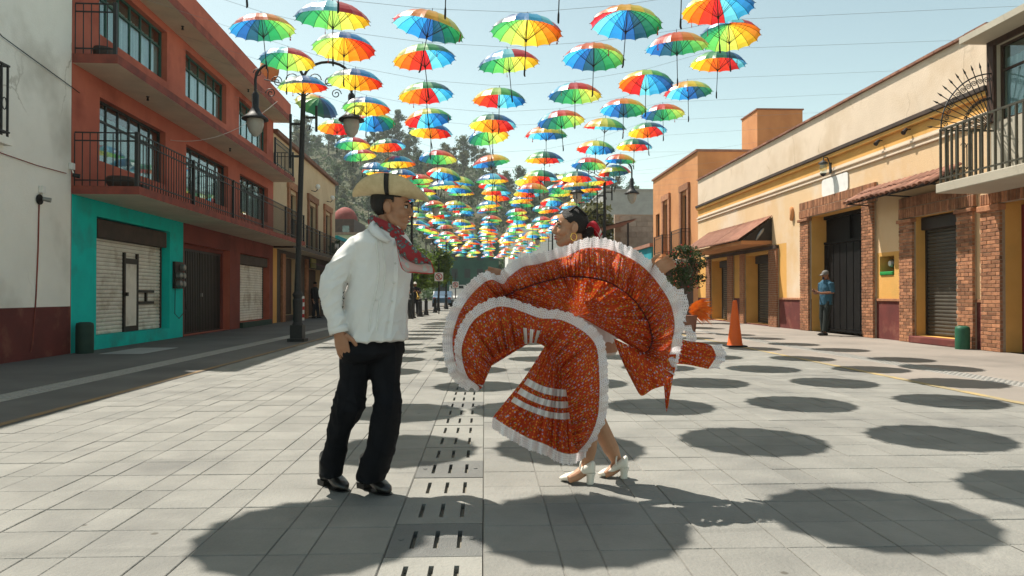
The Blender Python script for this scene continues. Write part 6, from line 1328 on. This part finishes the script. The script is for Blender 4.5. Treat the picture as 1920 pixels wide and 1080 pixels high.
# ------------------------------------------------------------------ bystanders
def bystander(px, base_py, h, face, top, low, lab, pose='stand', hat=None, depth=None, skinc=(.26, .12, .07), lean=0):
    g = on_ground(px, base_py) if depth is None else Vector((at(px, base_py, depth).x, depth, 0)); x, y = g.x, g.y; k = h / 1.72
    f = Vector((math.cos(face), math.sin(face), 0)); s = Vector((-f.y, f.x, 0)); r = empty('person', (x, y, 0), 0, lab, 'person')
    P = lambda a, c, z: Vector((x, y, 0)) + f * (a * k) + s * (c * k) + UP * (z * k)
    T = Matrix.Translation(P(.02 + lean, 0, 1.575)) @ Matrix.Rotation(face, 4, 'Z') @ Matrix.Rotation(R(14 if pose == 'phone' else 0), 4, 'Y') @ Matrix.Scale(k, 4)
    b = MB(); head_shapes(b, T); loft(b, [(P(lean * t, 0, z), f * a * k, s * c * k) for t, z, a, c in ((0, .84, .10, .15), (.3, 1.0, .10, .14), (.7, 1.25, .115, .17), (.9, 1.38, .10, .17), (1, 1.44, .06, .09))])
    arms = []
    for sg in (-1, 1):
        if pose == 'phone': pts = [P(lean, sg * .19, 1.37), P(lean - .02, sg * .24, 1.12), P(.24, sg * .12, 1.10), P(.30, sg * .06, 1.13)]
        elif pose == 'play': pts = [P(0, sg * .19, 1.37), P(.06, sg * .27, 1.14), P(.28, sg * .14, 1.2), P(.33, sg * .1, 1.22)]
        else: pts = [P(lean, sg * .19, 1.37), P(-.02, sg * .25, 1.12), P(.04, sg * .24, .88), P(.06, sg * .23, .80)]
        arms.append(pts); b.tube(pts, [.05 * k, .042 * k, .034 * k, .027 * k], 10); d = (pts[3] - pts[2]).normalized(); hand_shapes(b, pts[3], d, d.cross(f + UP * .3).normalized(), d.cross(d.cross(f + UP * .3)).normalized(), curl=.4)
    legs = [[P(0, sg * .09, .88), P(.03 + (.04 if sg > 0 else 0), sg * .10, .48), P((-.02 if sg < 0 else .12), sg * .11, .08)] for sg in (-1, 1)]
    for L_ in legs: b.tube(L_, [.08 * k, .055 * k, .04 * k], 10)
    link('body', remesh(b, .009, 2), r).data.materials.append(skin('bystander_skin', skinc))
    b = MB(); loft(b, [(P(lean * t, 0, z), f * a * k, s * c * k) for t, z, a, c in ((0, .80, .13, .185), (.3, 1.0, .135, .18), (.7, 1.25, .135, .195), (.9, 1.385, .112, .19), (1, 1.45, .07, .10))])
    for pts in arms: b.tube([pts[0], pts[0].lerp(pts[1], .5), pts[1].lerp(pts[2], .0 if pose == 'phone' else .9)], [.072 * k, .068 * k, .058 * k], 12)
    me = remesh(b, .012, 2, wrinkle(.008, 9)); me.materials.append(mat('bystander_top', top, tuple(q * .85 for q in top), 6, .85)); link('shirt', me, r)
    b = MB(); loft(b, [(P(0, 0, z), f * a * k, s * c * k) for z, a, c in ((.95, .12, .165), (.84, .13, .175), (.76, .11, .16))])
    for L_ in legs: b.tube([L_[0], L_[1], L_[2] + UP * .02], [.10 * k, .078 * k, .07 * k], 12)
    me = remesh(b, .012, 2, wrinkle(.009, 8)); me.materials.append(mat('bystander_trousers', low, tuple(q * .8 for q in low), 6, .85)); link('trousers', me, r)
    for L_ in legs: b = MB(); c = L_[2]; loft(b, [(Vector((c.x, c.y, 0)) + f * a * k + UP * (z / 2 + .004), s * w * k, UP * z / 2) for a, w, z in ((-.07, .03, .07), (0, .042, .09), (.1, .045, .07), (.18, .03, .04))], 12); b.build('shoe', M['black'], r, True)
    b = MB(); rows = []
    for j in range(9): th = math.pi * j / 8 * .62; rows.append([T @ Vector((-.014 + .100 * math.sin(th) * math.cos(a), .080 * math.sin(th) * math.sin(a), .038 + .090 * math.cos(th))) for a in [2 * math.pi * q / 20 for q in range(20)]])
    b.grid(rows, closed_v=True); cap = b.build('cap' if hat else 'hair', mat('grey_cap', hat, hat, 5, .8) if hat else M['hair'], r, True)
    if hat: b = MB(); b.grid([[T @ Vector((.07 + .09 * t, q * .07 * (1 - .3 * t * abs(q)), .062 - .02 * t - .02 * q * q)) for q in (-1, -.5, 0, .5, 1)] for t in (0, .4, .8, 1)]); o = b.build('visor', cap.data.materials[0], cap, True); o.modifiers.new('th', 'SOLIDIFY').thickness = .004
    return r, P, T
r, P, T = bystander(1549, 629, 1.74, R(180 + 12), (.03, .10, .16), (.018, .024, .022), 'man in teal polo shirt and grey cap standing at the brick gate with a phone', 'phone', (.16, .155, .15))
b = MB(); ell(b, T @ Vector((.072, 0, -.055)), (.03, .045, .045), None, 14, 10); b.build('face_mask', mat('dark_mask', (.02, .03, .06), (.02, .03, .06), 5, .8), r, True)
b = MB(); c = P(.34, 0, 1.15); b.box(c.x - .04, c.x + .04, c.y - .035, c.y + .035, c.z - .006, c.z + .006); tag(b.build('phone', M['black'], bevel=.003), 'black phone held by the man at the brick gate', 'phone')
bystander(771, 0, 1.72, R(-60), (.7, .68, .62), (.02, .02, .025), 'musician in pale shirt standing behind the bollards', 'play', None, 37.5)
r, P, T = bystander(779, 0, 1.76, R(-75), (.02, .02, .025), (.02, .02, .025), 'musician in dark suit and pale hat holding a brass horn', 'play', (.6, .57, .5), 36.5)
b = MB(); c = P(.38, 0, 1.2); b.tube([c, c + Vector((.05, -.12, -.1)), c + Vector((.1, -.25, -.25)), c + Vector((.12, -.3, -.32))], [.015, .02, .035, .11], 12); tag(b.build('brass_horn', mat('brass', (.75, .5, .12), (.7, .45, .1), 5, .3, metal=1.)), 'brass horn held by the musician in dark suit', 'horn')
bystander(592, 0, 1.70, R(-20), (.012, .012, .014), (.02, .022, .03), 'person in black standing in the doorway of the cream building', 'stand', None, 33.0)
s, z = FL.px(549, 560, .3); b = MB(); p = FL.P(FL.s(549), 0, .35)
b.lathe([(.13, 0), (.13, 1.0), (.12, 1.02), (.0, 1.03)], p, 16, cap=False); o = b.build('striped_post', M['white'], None, True)
tag(o, 'white and red striped post in front of the cream building doorway', 'post')
for k in range(3): b = MB(); b.lathe([(.133, .12 + .32 * k), (.133, .27 + .32 * k)], p, 16, cap=False); b.build('red_band', M['signred'], o, True)
b = MB(); p = FL.P(FL.s(592), 0, .9); b.lathe([(.12, 0), (.15, .32), (.155, .34), (.13, .33)], p, 16); tag(b.build('bucket', M['white'], None, True), 'white plastic bucket by the cream building doorway', 'bucket')
